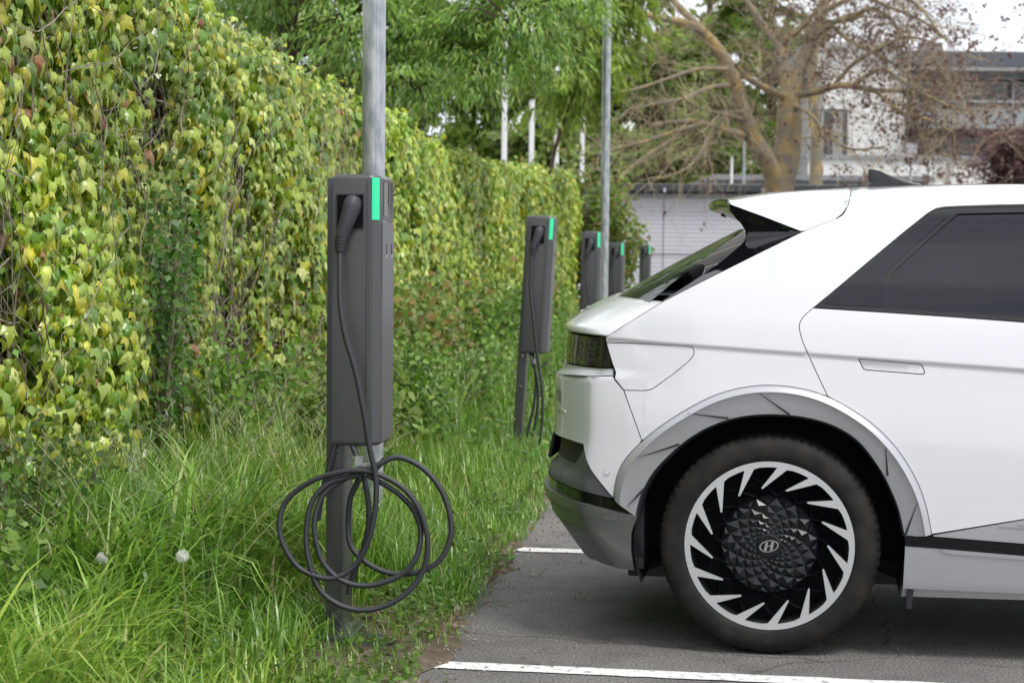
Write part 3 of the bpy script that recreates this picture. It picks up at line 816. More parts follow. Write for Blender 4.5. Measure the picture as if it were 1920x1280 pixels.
# licence plate with holder, badge and lettering on the rear
pl = MB(); pl.add([(-.815, -.262, .690), (-.815, .262, .690), (-.838, .262, .578), (-.838, -.262, .578), (-.804, -.262, .688), (-.804, .262, .688), (-.827, .262, .576), (-.827, -.262, .576)], [(0, 1, 2, 3), (4, 7, 6, 5), (0, 4, 5, 1), (1, 5, 6, 2), (2, 6, 7, 3), (3, 7, 4, 0)])
pb = pl.build('licence_plate', M['black'], car)

def text_on_skin(name, body, s_c, z_c, size, m, depth=.0012, parent=None, width=None):
    cu = bpy.data.curves.new(name, 'FONT'); cu.body = body; cu.size = size; cu.align_x = 'CENTER'
    tmp = bpy.data.objects.new(name, cu); COL.objects.link(tmp)
    dg = bpy.context.evaluated_depsgraph_get(); dg.update()
    me_ = bpy.data.meshes.new_from_object(tmp.evaluated_get(dg))
    bpy.data.objects.remove(tmp)
    bm = bmesh.new(); bm.from_mesh(me_)
    bmesh.ops.triangulate(bm, faces=bm.faces)
    bmesh.ops.subdivide_edges(bm, edges=[e for e in bm.edges if e.calc_length() > .02], cuts=1)
    for v in bm.verts:
        s, z = s_c - v.co.x, z_c + v.co.y
        p = Vector(S(s, z)) + SN(s, z) * depth
        v.co = loc3(p)
    bm.to_mesh(me_); bm.free()
    me_.materials.clear(); me_.materials.append(m)
    o = bpy.data.objects.new(name, me_)
    return link(o, parent or car)
ltr = mat('sticker_grey', (.12, .12, .13), .5)
text_on_skin('rear_lettering', 'e.de', 1.00, .805, .085, ltr)
panel('rear_badge', [(.855, .768), (.965, .770), (.965, .782), (.855, .780)], M['chrome'], res=.03, off=.003, gap=0, flange=.004)

# oval emblem with a slanted H, used on lid and wheels
def emblem_mesh(w, h):
    mb = MB(); n = 40
    el = lambda a, k: (w * k * math.cos(a), h * k * math.sin(a))
    for i in range(n):
        a0, a1 = 2 * math.pi * i / n, 2 * math.pi * (i + 1) / n
        q = [el(a0, 1), el(a1, 1), el(a1, .86), el(a0, .86)]
        mb.prism(q, 'z', 0, .0022)
    mb.prism([(-.62 * w, -.56 * h), (-.36 * w, -.70 * h), (.02 * w, .76 * h), (-.24 * w, .76 * h)], 'z', 0, .0020)
    mb.prism([(.62 * w, .56 * h), (.36 * w, .70 * h), (-.02 * w, -.76 * h), (.24 * w, -.76 * h)], 'z', 0, .0024)
    mb.prism([(-.24 * w, -.10 * h), (.16 * w, -.02 * h), (.26 * w, .16 * h), (-.16 * w, .10 * h)], 'z', 0, .0018)
    return mb
# emblem on the boot lid
em = emblem_mesh(.065, .034).build('boot_emblem', M['chrome'], car)
lm_ = 7; pa = Vector(lid_rows[lm_][-1]); pb_ = Vector(lid_rows[lm_ + 1][-1]); sl = math.atan2(pb_.z - pa.z, pb_.x - pa.x)
em.matrix_local = Matrix.Translation((pa.x, 0, pa.z + .0015)) @ Matrix.Rotation(-sl, 4, 'Y') @ Matrix.Rotation(-math.pi / 2, 4, 'Z')

# ---- wheels: tyre, black faceted disc, machined ring with fifteen blades, emblem
def make_wheel(name):
    w = empty(name, (0, 0, 0), 0, car)
    # local frame: x forward, z up, -y outward; outer face near y = 0
    prof = [(.262, .205), (.275, .012 + .205), (.30, .226), (.335, .222), (.356, .205), (.366, .185), (.3695, .15), (.370, .12), (.3695, .07), (.367, .038), (.3625, .020), (.356, .008), (.348, .000), (.335, -.007), (.318, -.010), (.300, -.0075), (.2995, -.0063), (.296, -.0058), (.290, -.004), (.2835, .001), (.281, .008), (.276, .020), (.262, .03)]
    nseg = 288; V = []; F = []
    for i in range(nseg):
        a = 2 * math.pi * i / nseg
        blk = (i % 4 == 3); blk2 = ((i + 2) % 4 == 3)
        for j, (r_, y) in enumerate(prof):
            rr = r_
            if 8 <= j <= 11 and blk: rr -= .0042 if j < 11 else .002
            if j in (5, 6) and blk2: rr -= .004
            if j == 7: rr = r_
            V.append((rr * math.cos(a), y, rr * math.sin(a)))
    k = len(prof)
    for i in range(nseg):
        i2 = (i + 1) % nseg
        for j in range(k - 1): F.append((i * k + j, i2 * k + j, i2 * k + j + 1, i * k + j + 1))
    ty = mesh_obj('tyre', V, F, M['tyre'], w); sharpen(ty, 32)
    # flatten where it stands
    P = 15; per = 2 * math.pi / P
    # barrel behind the spokes
    V = []; F = []; n = 60
    for i in range(n):
        a = 2 * math.pi * i / n
        for r_, y in ((.277, .022), (.262, .03), (.250, .06), (.248, .19)): V.append((r_ * math.cos(a), y, r_ * math.sin(a)))
    for i in range(n):
        for j in range(3): F.append((i * 4 + j, (i + 1) % n * 4 + j, (i + 1) % n * 4 + j + 1, i * 4 + j + 1))
    kk = len(V); V.append((0, .085, 0))
    for i in range(n): F.append((kk, i * 4 + 3, (i + 1) % n * 4 + 3))
    for i in range(n):
        a = 2 * math.pi * i / n; V.append((.16 * math.cos(a), .075, .16 * math.sin(a)))
    F.append(tuple(range(kk + 1, kk + 1 + n)))
    mesh_obj('rim_barrel', V, F, M['black'], w, True)
    # machined ring and blades (angles clockwise from the top as seen from outside)
    def pol(r_, a, y): return (r_ * math.sin(a), y, r_ * math.cos(a))
    ring = MB()
    for kx in range(P):
        ac = R(-15.4) + kx * per; an = ac + per
        h = R(3.7)
        tip = R(-15.9)
        # outline in polar (r, angle): inner ring edge, blade, outer arc
        inn = [(.2625, an - h - (per - 2 * h) * t) for t in (0, .25, .5, .75, 1)]
        bl = [(.2595, ac + h * .95), (.1925, ac + tip + R(.9)), (.1905, ac + tip - R(.3)), (.1945, ac + tip - R(1.2)), (.2595, ac - h * 1.02)]
        out = [(.2815, ac - h + per * t) for t in (0, .2, .4, .6, .8, 1)]
        poly = inn[:-1] + bl + out
        pts = [pol(r_, a, 0) for r_, a in poly]
        bk = [pol(r_ - (.004 if r_ > .27 else 0), a, .010) for r_, a in poly]
        m_ = len(poly)
        ring.add(pts + bk, [tuple(range(m_))] + [(i, i + m_, (i + 1) % m_ + m_, (i + 1) % m_) for i in range(m_)])
    ring.build('rim_ring', M['alloy'], w)
    # black lattice: rings of nodes, staggered; pyramids inside, open bars outside
    radii = [.2625, .200, .164, .135, .111, .0915, .0755, .0625, .052, .0435, .0365]
    base = R(-15.4) - R(15.9)
    def node(j, kx, dy=0.0):
        a = base + (kx + (.5 if j % 2 == 0 else 0)) * per + R(1.5) * j
        r_ = radii[j]
        return Vector(pol(r_, a, .016 - .020 * (1 - min(1, r_ / .2)) + dy))
    lat = MB()
    def bar(p, q, w0, w1, dp):
        d = (q - p); d.normalize(); o = Vector((0, -1, 0)); sd_ = d.cross(o).normalized()
        pts = []
        for c, ww in ((p, w0), (q, w1)):
            pts += [c + sd_ * ww + Vector((0, .020, 0)), c + Vector((0, -dp, 0)), c - sd_ * ww + Vector((0, .020, 0))]
        lat.add(pts, [(0, 1, 4, 3), (1, 2, 5, 4), (0, 3, 5, 2)])
    for kx in range(P):
        for j in range(0, 3):
            for dk in ((-1, 0) if j % 2 == 1 else (0, 1)):
                k2 = kx + dk
                bar(node(j, kx), node(j + 1, k2), .007 if j else .010, .007, .003)
    for j in range(1, len(radii) - 2):
        for kx in range(P):
            l_, r2 = (kx - 1, kx) if j % 2 == 1 else (kx, kx + 1)
            A, B_, C_, D_ = node(j, kx), node(j + 1, l_), node(j + 2, kx), node(j + 1, r2)
            if j < 2:
                # wedge facet: only the inner half of the diamond is closed
                mid = (B_ + C_ + D_) / 3 + Vector((0, -.006, 0))
                lat.add([B_ + Vector((0, .008, 0)), C_, D_ + Vector((0, .008, 0)), mid], [(0, 1, 3), (1, 2, 3), (2, 0, 3)])
            else:
                hgt = .22 * (A - C_).length
                top = (A * .35 + C_ * .25 + B_ * .2 + D_ * .2) + Vector((0, -hgt, 0))
                lat.add([A, B_, C_, D_, top], [(0, 1, 4), (1, 2, 4), (2, 3, 4), (3, 0, 4)])
    lat.build('wheel_disc', M['rimblack'], w)
    cap = MB(); n = 32
    ringc = lambda r_, y: [(r_ * math.sin(2 * math.pi * i / n), y, r_ * math.cos(2 * math.pi * i / n)) for i in range(n)]
    cap.add(ringc(.046, .006) + ringc(.041, -.004) + ringc(.036, -.0065), [(i, (i + 1) % n, (i + 1) % n + n, i + n) for i in range(n)] + [(i + n, (i + 1) % n + n, (i + 1) % n + 2 * n, i + 2 * n) for i in range(n)] + [tuple(range(2 * n, 3 * n))])
    cap.build('hub_cap', M['rimblack'], w)
    e = emblem_mesh(.0325, .0195).build('hub_emblem', M['chrome'], w)
    e.matrix_local = Matrix.Translation((0, -.0068, 0)) @ Matrix.Rotation(math.pi / 2, 4, 'X') @ Matrix.Rotation(R(13), 4, 'Z')
    return w
wh = make_wheel('wheel')
wh.location = (0, -.917, .3665)
w2 = copy_tree(wh, car); w2.location = (3.0, -.917, .3665)
for X in (0, 3.0):
    w3 = copy_tree(wh, car); w3.location = (X, .917, .3665); w3.rotation_euler = (0, 0, math.pi)

# ------------------------------------------------------------------ charging posts
# local frame: u (+x) towards the parking bays, v (+y) along the row away from the camera, z up; origin at the post's foot
def spline_px(pl, v0=-.19):
    """cable course drawn at full size in the (u, z) plane; entries (u, z[, v])"""
    return [(p[0], p[2] if len(p) > 2 else v0, p[1]) for p in pl]

def make_charger(loops):
    root = empty('charging_post')
    b_ = MB(); b_.box(-.030, .026, -.10, .09, -.15, 1.575, .004); b_.build('post', M['charger'], root, auto=35)
    # housing: chamfered plan, rounded ends, built as a bevelled prism
    plan = [(-.004, -.135), (.118, -.140), (.130, -.139), (.150, -.122), (.155, -.112), (.155, .112), (.150, .122), (.130, .139), (.118, .140), (-.004, .135)]
    bm = bmesh.new()
    lo = [bm.verts.new((x, y, .692)) for x, y in plan]; hi = [bm.verts.new((x, y, 1.585)) for x, y in plan]
    n = len(plan)
    bm.faces.new(lo[::-1]); bm.faces.new(hi)
    for i in range(n): bm.faces.new((lo[i], lo[(i + 1) % n], hi[(i + 1) % n], hi[i]))
    hor = [e for e in bm.edges if abs(e.verts[0].co.z - e.verts[1].co.z) < 1e-6]
    bmesh.ops.bevel(bm, geom=hor, offset=.016, segments=4, profile=.5, affect='EDGES')
    me = bpy.data.meshes.new('housing'); bm.to_mesh(me); bm.free(); me.materials.append(M['charger'])
    h = bpy.data.objects.new('housing', me); link(h, root); sharpen(h, 28)
    # front cover, slightly proud, below the display window; ridge on the corner
    c = MB(); c.prism([(.118, -.1435), (.131, -.1425), (.1525, -.1225), (.1585, -.112), (.1585, .112), (.1525, .1225), (.131, .1425), (.118, .1435)], 'z', .704, 1.428)
    cv = c.build('front_cover', M['charger'], root)
    for sy in (-1, 1):
        r_ = MB(); r_.box(.110, .117, min(sy * .1385, sy * .1435), max(sy * .1385, sy * .1435), .71, 1.57, .0015); r_.build('corner_ridge', M['charger'], root)
        # socket: frame round a flat panel, its near-black paints the recess shade
        r_ = MB()
        y0 = sy * .1375; y1 = sy * .1425
        for (x0, x1, z0, z1) in ((.008, .012, 1.405, 1.520), (.096, .100, 1.405, 1.520), (.012, .096, 1.405, 1.409), (.012, .096, 1.516, 1.520)):
            r_.box(x0, x1, min(y0, y1), max(y0, y1), z0, z1)
        r_.build('socket_frame', M['chdark'], root)
        r_ = MB(); r_.box(.012, .096, min(sy * .136, sy * .1405), max(sy * .136, sy * .1405), 1.409, 1.516); r_.build('socket_shade_panel', mat_socket_shade, root)
        l_ = MB(); a = [(.1270, -.1432), (.1345, -.1422), (.1500, -.1290), (.146, -.122), (.1270, -.138)]
        l_.prism([(x, y * -sy) for x, y in a], 'z', 1.436, 1.574)
        l_.build('status_light', M['led'], root)
    # display window on the front with card slot and grille
    d = MB(); d.box(.150, .1575, -.108, .112, 1.436, 1.570, .002); d.build('display_window', M['screen'], root)
    d = MB(); d.box(.157, .1592, -.09, -.02, 1.450, 1.560); d.build('display_frame', mat_bronze, root)
    d = MB(); d.box(.157, .1590, .0, .035, 1.49, 1.560); d.build('meter_window', M['chdark'], root)
    d = MB()
    for i in range(9): d.box(.1572, .1588, .055, .105, 1.445 + i * .0135, 1.4505 + i * .0135)
    d.build('grille', M['chdark'], root)
    for y0 in (-.045, .060):
        s_ = MB(); s_.box(.1582, .1592, y0, y0 + .018, 1.315, 1.357); sl_ = s_.build('lock_slot', M['black'], cv)
        s_ = MB(); s_.box(.1588, .1600, y0 + .002, y0 + .016, 1.312, 1.324); s_.build('lock_pin', M['alloy'], cv)
    sc_ = MB(); sc_.tube([(.002, -.101, .672), (.002, -.104, .672)], .005, 10); sc_.build('screw', M['alloy'], root)
    # connector
    pth = catmull([(.067, -.150, 1.502), (.066, -.156, 1.493), (.061, -.166, 1.466), (.051, -.175, 1.430), (.041, -.181, 1.400), (.033, -.185, 1.374)], 5)
    rr = np.interp(np.linspace(0, 1, len(pth)), [0, .10, .32, .6, .85, 1], [.018, .027, .0305, .0255, .0215, .0198])
    k = MB(); k.tube([(.062, -.136, 1.468), (.062, -.166, 1.468)], .0275, 20); k.tube(pth, list(rr), 20); pg = k.build('connector', M['cable'], root, auto=50)
    k = MB()
    for i in range(4):
        z = 1.374 - i * .0105
        k.tube([(.0315 - i * .0008, -.186, z), (.0312 - i * .0008, -.186, z - .0068)], .0212 - i * .0012, 16)
    k.tube([(.031, -.186, 1.376), (.0275, -.186, 1.330)], [.0175, .0135], 12)
    k.build('strain_relief', M['cable'], root, auto=50)
    k = MB()
    for pl in loops:
        k.tube(catmull(spline_px(pl), 10), .0093, 10)
    k.build('charging_cable', M['cable'], root, smooth=True)
    # cable hook
    k = MB(); k.box(.026, .120, -.055, -.035, .628, .634); k.prism([(-.20, .628), (-.055, .628), (-.055, .634), (-.20, .634)], 'x', .085, .112); k.prism([(-.20, .628), (-.195, .628), (-.195, .665), (-.20, .665)], 'x', .085, .112)
    k.build('cable_hook', M['greyclad'], root)
    k = MB(); k.tube([(.165, -.10, .645), (.135, -.13, .605)], .009, 8); k.build('hook_end', M['chdark'], root)
    return root

mat_socket_shade = mat('socket_shade_black', (.003, .003, .004), .9, spec=.2)  # near-black colour includes the shade of a recess that is not modelled
mat_bronze = mat('display_bezel', (.17, .16, .15), .3, metal=.3)
CU = lambda x: (x - 632) / 548.0 + .018            # full-size drawing units for the cable course
CZ_ = lambda y: .695 + (842 - y) / 557.0
def cc(*pts): return [(CU(p[0]) + (p[2] * -.18 if len(p) > 2 else 0), CZ_(p[1])) + ((-.19 + p[2],) if len(p) > 2 else ()) for p in pts]
loopsA = [
    # from the plug down, round the left-hand coil
    [(.0285, 1.334, -.186), (.032, 1.26, -.20), (.037, 1.16, -.215), (.054, 1.06, -.22)] + cc((667, 700, -.03), (682, 770, -.03), (694, 840, -.025), (706, 900, -.02), (705, 955, -.02), (694, 1010, -.02), (672, 1053, -.02), (640, 1078, -.03), (605, 1080, -.035), (565, 1062, -.03), (537, 1020, -.02), (531, 980, -.01), (543, 945, 0), (580, 912, 0), (630, 892, -.005), (688, 886, -.01), (745, 908, -.01), (780, 945, -.01), (797, 990, -.01), (800, 1030, -.01), (788, 1075, -.01), (752, 1115, -.02), (700, 1137, -.03), (650, 1133, -.035), (607, 1105, -.035), (586, 1055, -.03), (580, 1000, -.02), (590, 945, -.01), (622, 910, 0), (680, 893, .005)),
    cc((690, 893, .0), (745, 925, .0), (777, 960, .005), (788, 1000, .0), (778, 1045, -.01), (745, 1078, -.015), (690, 1094, -.025), (645, 1085, -.03), (612, 1055, -.028), (597, 1010, -.02), (596, 970, -.012), (612, 930, 0), (650, 902, .01), (705, 878, .02), (745, 862, .03), (790, 880, .03), (825, 920, .025), (842, 970, .02), (841, 1010, .015), (822, 1048, .01), (785, 1070, .01), (735, 1074, .012), (690, 1056, .02), (662, 1028, .04), (656, 990, .05), (660, 940, .04), (676, 902, .03)),
    cc((657, 1116, .03), (664, 1085, .03), (684, 1030, .02), (694, 975, .02), (688, 915, .03), (674, 870, .05), (660, 838, .07)),
    cc((632, 836, .07), (622, 880, .07), (612, 915, .07), (606, 945, .085), (600, 985, .09)),
]
loopsB = [
    [(.0285, 1.334, -.186), (.030, 1.24, -.20), (.034, 1.10, -.21), (.060, .95, -.215), (.085, .80, -.21), (.118, .62, -.20), (.150, .47, -.19), (.163, .33, -.19), (.160, .20, -.19), (.148, .10, -.18), (.12, .03, -.16)],
    [(.045, .70, -.10), (.075, .63, -.14), (.105, .55, -.15), (.122, .44, -.15), (.122, .30, -.15), (.105, .17, -.15), (.07, .05, -.14)],
    [(.06, .69, -.05), (.085, .60, -.09), (.10, .50, -.1), (.095, .35, -.1), (.07, .20, -.1), (.055, .05, -.1)],
]
lab = 'charging post %s, its green light lit'
proto1 = make_charger(loopsA); proto2 = make_charger(loopsB)
spots = [(proto1, 6.60, 0.0, (0, 0), 'nearest charcoal charging post, cable coiled in big loops below its housing'),
         (proto2, 13.0, 0.0, (R(-.3), R(3.1)), 'leaning charcoal charging post, second nearest, left of the car tail'),
         (None, 18.9, -.03, (0, R(.7)), 'charcoal charging post third from the camera, touching the far lamp post'),
         (None, 23.9, -.10, (0, R(.3)), 'charcoal charging post just right of the far lamp post'),
         (None, 33.7, -.07, (0, R(.5)), 'farthest and smallest charcoal charging post, before the grey garage wall')]
for src, t, dz, tilt, lb in spots:
    o = src if src else copy_tree(proto2)
    o.location = wp(-1.248 - (.03 if src is proto2 else 0), t, dz)
    o.rotation_euler = (tilt[0], tilt[1], -WANG)
    tag(o, lb, 'charging post', 'charging posts along the verge')

# black foot plate in the earth under the nearest post
bp_ = empty('foot_plate', wp(-1.248, 6.58, .0), -WANG)
tag(bp_, 'round black rubber foot plate on the earth under the nearest charging post', 'base plate')
k = MB()
def disc(mb, cx, cy, r_, z0, z1, n=28):
    pr = [(r_, z0), (r_, z1 - .006), (r_ - .008, z1), (r_ * .55, z1), (r_ * .5, z1 - .004), (.0, z1 - .004)]
    vs_ = []; fs = []
    for i in range(n):
        a = 2 * math.pi * i / n
        for q, z in pr: vs_.append((cx + q * math.cos(a), cy + q * math.sin(a), z))
    for i in range(n):
        for j in range(len(pr) - 1): fs.append((i * 6 + j, (i + 1) % n * 6 + j, (i + 1) % n * 6 + j + 1, i * 6 + j + 1))
    mb.add(vs_, fs)
disc(k, .085, -.06, .115, .01, .042); k.build('rubber_disc', M['chdark'], bp_, auto=35)
k = MB(); disc(k, -.10, -.03, .09, .01, .038); k.build('rubber_disc', M['chdark'], bp_, auto=35)
k = MB(); k.box(-.07, .07, -.15, .13, .015, .062, .004); k.build('flange', M['charger'], bp_)

# ------------------------------------------------------------------ lamp posts
def lamp_post(loc, r0, r1, h, label, lean=(0, 0), faceted=False):
    o = empty('lamp_post', loc); o.rotation_euler = (lean[0], lean[1], R(20))
    n = 24
    V = []; F = []
    hs = [-.2, .0, 1.2, 2.5, 4, h]
    for z in hs:
        rr = r0 + (r1 - r0) * max(0, z) / h
        for i in range(n): V.append((rr * math.cos(2 * math.pi * i / n), rr * math.sin(2 * math.pi * i / n), z))
    for a in range(len(hs) - 1):
        for i in range(n): F.append((a * n + i, a * n + (i + 1) % n, (a + 1) * n + (i + 1) % n, (a + 1) * n + i))
    F.append(tuple(range((len(hs) - 1) * n, len(hs) * n)))
    mesh_obj('pole', V, F, M['galv'], o, True)
    k = MB(); k.tube([(0, 0, .0), (0, 0, .10)], r0 + .006, 20); k.build('ground_sleeve', M['chdark'], o)
    k = MB(); k.box(-.004, .004, -r0 - .0015, -r0 + .003, .12, h - .02); k.build('weld_seam', M['galv'], o)
    k = MB(); k.tube([(0, 0, h), (.5, 0, h + .12)], .03, 10); k.box(.45, 1.05, -.12, .12, h + .08, h + .16, .02); k.build('lantern', M['greyclad'], o)
    tag(o, label, 'lamp post', 'galvanised lamp posts')
    return o
lamp_post((-.628, 8.95, 0), .0525, .050, 6.2, 'galvanised steel lamp post rising right behind the nearest charging post')
lamp_post(at(1131.5, 590, 21.5) * 1 - Vector((0, 0, at(1131.5, 590, 21.5).z)), .047, .044, 6.2, 'slim galvanised lamp post farther off, between two distant charging posts', lean=(0, R(.1)))

# ------------------------------------------------------------------ plants
def quat_frames(dirs, ups):
    """orthonormal frames: y axis along dirs, z axis near ups"""
    y = dirs / np.linalg.norm(dirs, axis=1, keepdims=True)
    x = np.cross(y, ups); x /= np.maximum(np.linalg.norm(x, axis=1, keepdims=True), 1e-6)
    z = np.cross(x, y)
    return x, y, z

def scatter(tpl_v, tpl_f, pos, x, y, z, size, col, tipcol=None):
    """copies of a small template (k verts) as one vertex/face array"""
    n = len(pos); k = len(tpl_v)
    T = np.asarray(tpl_v, dtype=np.float32)
    sz = size.reshape(n, -1)
    if sz.shape[1] == 1: sz = np.repeat(sz, 3, axis=1)
    V = pos[:, None, :] + T[None, :, 0:1] * x[:, None, :] * sz[:, None, 0:1] + T[None, :, 1:2] * y[:, None, :] * sz[:, None, 1:2] + T[None, :, 2:3] * z[:, None, :] * sz[:, None, 2:3]
    Fa = (np.asarray(tpl_f, dtype=np.int64)[None] + (np.arange(n) * k)[:, None, None]).reshape(-1, len(tpl_f[0]))
    C = np.repeat(col[:, None, :], k, axis=1)
    if k > 20: C[:, -1] *= 1.35; C[:, :len(T) // 2] *= .92       # paler midrib, darker rim
    return V.reshape(-1, 3), Fa, C.reshape(-1, 3)

def merge(parts):
    vs_, fs, cs = [], [], []; o = 0
    for v, f, c in parts:
        vs_.append(v); fs.append(f + o); cs.append(c); o += len(v)
    return np.concatenate(vs_), np.concatenate(fs), np.concatenate(cs)

# three-lobed creeper leaf, y down the leaf, z out of its face, drooping and folded at the midrib
def creeper_tpl(fold=.18, droop=.28, rich=False):
    half = [(.0, .05), (.32, -.09), (.58, .43), (.32, .40), (.18, .70), (.0, 1.05)]
    pts = half + [(-a, c) for a, c in half[-2:0:-1]]
    _unused = [(a, c, -fold * (abs(a) * .5 + 2.2 * a * a) - droop * 1.25 * max(0, c - .15) ** 2 + .04 * math.sin(9 * c + 5 * a)) for a, c in pts]
    zf = lambda a, c: -1.25 * fold * abs(a) ** 1.5 - droop * 1.5 * max(0, c - .12) ** 2 + .05 * math.sin(10 * c + 1) * abs(a)
    ctr = (0, .32); n = len(pts)
    V = [(a, c, zf(a, c)) for a, c in pts]
    if rich:
        mid = [(ctr[0] + (a - ctr[0]) * .5, ctr[1] + (c - ctr[1]) * .5) for a, c in pts]
        V += [(a, c, zf(a, c)) for a, c in mid] + [(ctr[0], ctr[1], zf(*ctr))]
        F = [(2 * n, n + i, n + (i + 1) % n) for i in range(n)]
        for i in range(n): F += [(n + i, i, (i + 1) % n), (n + i, (i + 1) % n, n + (i + 1) % n)]
        return V, F
    V.append((ctr[0], ctr[1], zf(*ctr)))
    return V, [(n, i, (i + 1) % n) for i in range(n)]
TPL_A = creeper_tpl(.30, .35); TPL_B = creeper_tpl(.55, .6); TPL_C = creeper_tpl(.35, .40, True); TPL_D = creeper_tpl(.70, .75, True) 
TPL_S = ([(0, 0, 0), (.45, .35, -.06), (0, 1, -.18), (-.45, .35, -.06)], [(0, 1, 2), (0, 2, 3)])

M['ivy'] = leaf_mat('creeper_leaf', .31, .30, .65, ior=1.6, gain=1.30)
M['leaf'] = leaf_mat('green_leaf', .42, .48, .5)
M['grass'] = leaf_mat('grass_blade', .32, .34, .6, ior=1.55, gain=1.14)
PAL = np.array([(.190, .295, .022), (.290, .375, .030), (.385, .455, .075), (.100, .200, .018), (.480, .520, .160), (.390, .375, .028), (.255, .350, .044), (.150, .285, .026)])
PALW = np.array([.19, .22, .14, .14, .05, .12, .07, .07])

def vnoise(p, f, seed=0):
    """cheap smooth pseudo-noise in 2-D, 0..1"""
    r_ = np.random.default_rng(seed); s_ = np.zeros(len(p))
    for i in range(6):
        k = r_.normal(0, f * (1 + .35 * i), 2); ph = r_.uniform(0, 6.28)
        s_ += np.sin(p[:, 0] * k[0] + p[:, 1] * k[1] + ph)
    return .5 + .5 * np.tanh(s_ / 2.4)

wall = empty('creeper_wall', wp(-2.72, 2, 0)); wall.rotation_euler = (0, 0, -WANG)
tag(wall, 'tall wire mesh wall overgrown with yellow-green climbing creeper along the verge', 'green wall')
# local frame of the wall: x out towards the verge, y along it, z up (origin 2 m along the row, 2.72 m left)
A0, T0, T1 = .0, 0.0, 34.0
Htop = lambda t: np.interp(t, [0, 6.5, 8, 10, 12.6, 17, 20, 26, 34], [2.78, 2.74, 2.62, 2.55, 2.47, 2.42, 2.40, 2.58, 2.86]) + .03 * np.sin(t * 2.7 + 1) + .025 * np.sin(t * 6.1)
core_m = mat('wall_core', (.035, .028, .02), .95)
noise_var(core_m, (.016, .013, .010), (.085, .072, .055), 22, 6, .35, .75, bump=1.0, bscale=60, stretch=(1, 1, .35))
k = MB()
for i in range(17):
    y0 = i * 2.0; k.box(-.30, -.02, y0, y0 + 1.99, 0, float(Htop(y0 + 1)) - .16)
k.build('wall_core', core_m, wall)
wire_m = mat('mesh_wire', (.22, .22, .22), .5, metal=.6)
k = MB()
for y in np.arange(3.0, 14, .06):
    k.box(.0, .005, y, y + .005, .02, float(Htop(y)) - .15)
for z in np.arange(.15, 2.3, .2):
    k.box(.004, .009, 3.0, 14, z, z + .006)
k.build('wire_mesh', wire_m, wall)

def wall_leaves(n, tmin, tmax, smin, smax, seed, tpl, layer=(.02, .20), fdens=.30):
    r_ = np.random.default_rng(seed)
    u = r_.uniform(0, 1, n); t = tmin + (tmax - tmin) * u
    h = Htop(t); z = r_.uniform(.12, 1, n) * h
    p2 = np.stack([t, z], 1)
    cov = vnoise(p2 * [1, .8], 1.5, 3) * .6 + vnoise(p2, 4.5, 5) * .4
    low = np.clip((.75 - z) / .6, 0, 1) * .20
    for hy, hz, ry_, rz_, dp in ((6.9, 1.98, .50, .30, .55), (7.0, .98, .55, .55, .58), (5.6, .72, .40, .40, .40), (8.3, 1.25, .35, .4, .3), (9.6, .7, .6, .35, .4), (4.9, 1.55, .25, .35, .3), (11.5, 1.5, .3, .5, .3)):
        cov = cov - 1.05 * dp * np.exp(-((t - hy) / ry_) ** 2 - ((z - hz) / rz_) ** 2)
    keep = cov - low + r_.uniform(-.10, .10, n) > fdens
    t, z, cov = t[keep], z[keep], cov[keep]; n = len(t)
    bulge = .10 * vnoise(np.stack([t, z], 1), 2.2, 11) + .05 * np.sin(z * 3 + t)
    x = r_.uniform(layer[0], layer[1], n) + bulge
    # crown of the wall bends back over the top
    over = np.clip((z - (Htop(t) - .25)) / .25, 0, 1); x = x - over ** 2 * r_.uniform(0, .45, n)
    pos = np.stack([x, t, z], 1)
    dirs = np.stack([r_.normal(.32, .38, n) , r_.normal(0, .58, n), -np.ones(n) + over * r_.uniform(0, 1.3, n)], 1)
    ups = np.stack([np.ones(n), r_.normal(-.20, .65, n), r_.normal(.75, .60, n) + over], 1)
    X, Y, Z = quat_frames(dirs, ups)
    size = r_.uniform(smin, smax, n) * (1 - .25 * over)
    ci = r_.choice(len(PAL), n, p=PALW); col = PAL[ci] * r_.uniform(.78, 1.2, (n, 1))
    shade = vnoise(np.stack([t, z], 1), 1.1, 21); col = col * (.80 + .40 * shade[:, None])
    red = r_.uniform(0, 1, n) < .006 + .05 * (vnoise(np.stack([t, z], 1), 2.0, 31) > .80)
    col[red] = np.array([.24, .105, .035]) * r_.uniform(.7, 1.2, (red.sum(), 1))
    return pos, X, Y, Z, size, col

parts = []
near_sets = []
for seed, tpl in ((101, TPL_C), (102, TPL_D)):
    pos, X, Y, Z, size, col = wall_leaves(21500, 2.6, 9.0, .030, .082, seed, tpl, fdens=.27)
    near_sets.append((pos, X, Y, Z, size, col, tpl))
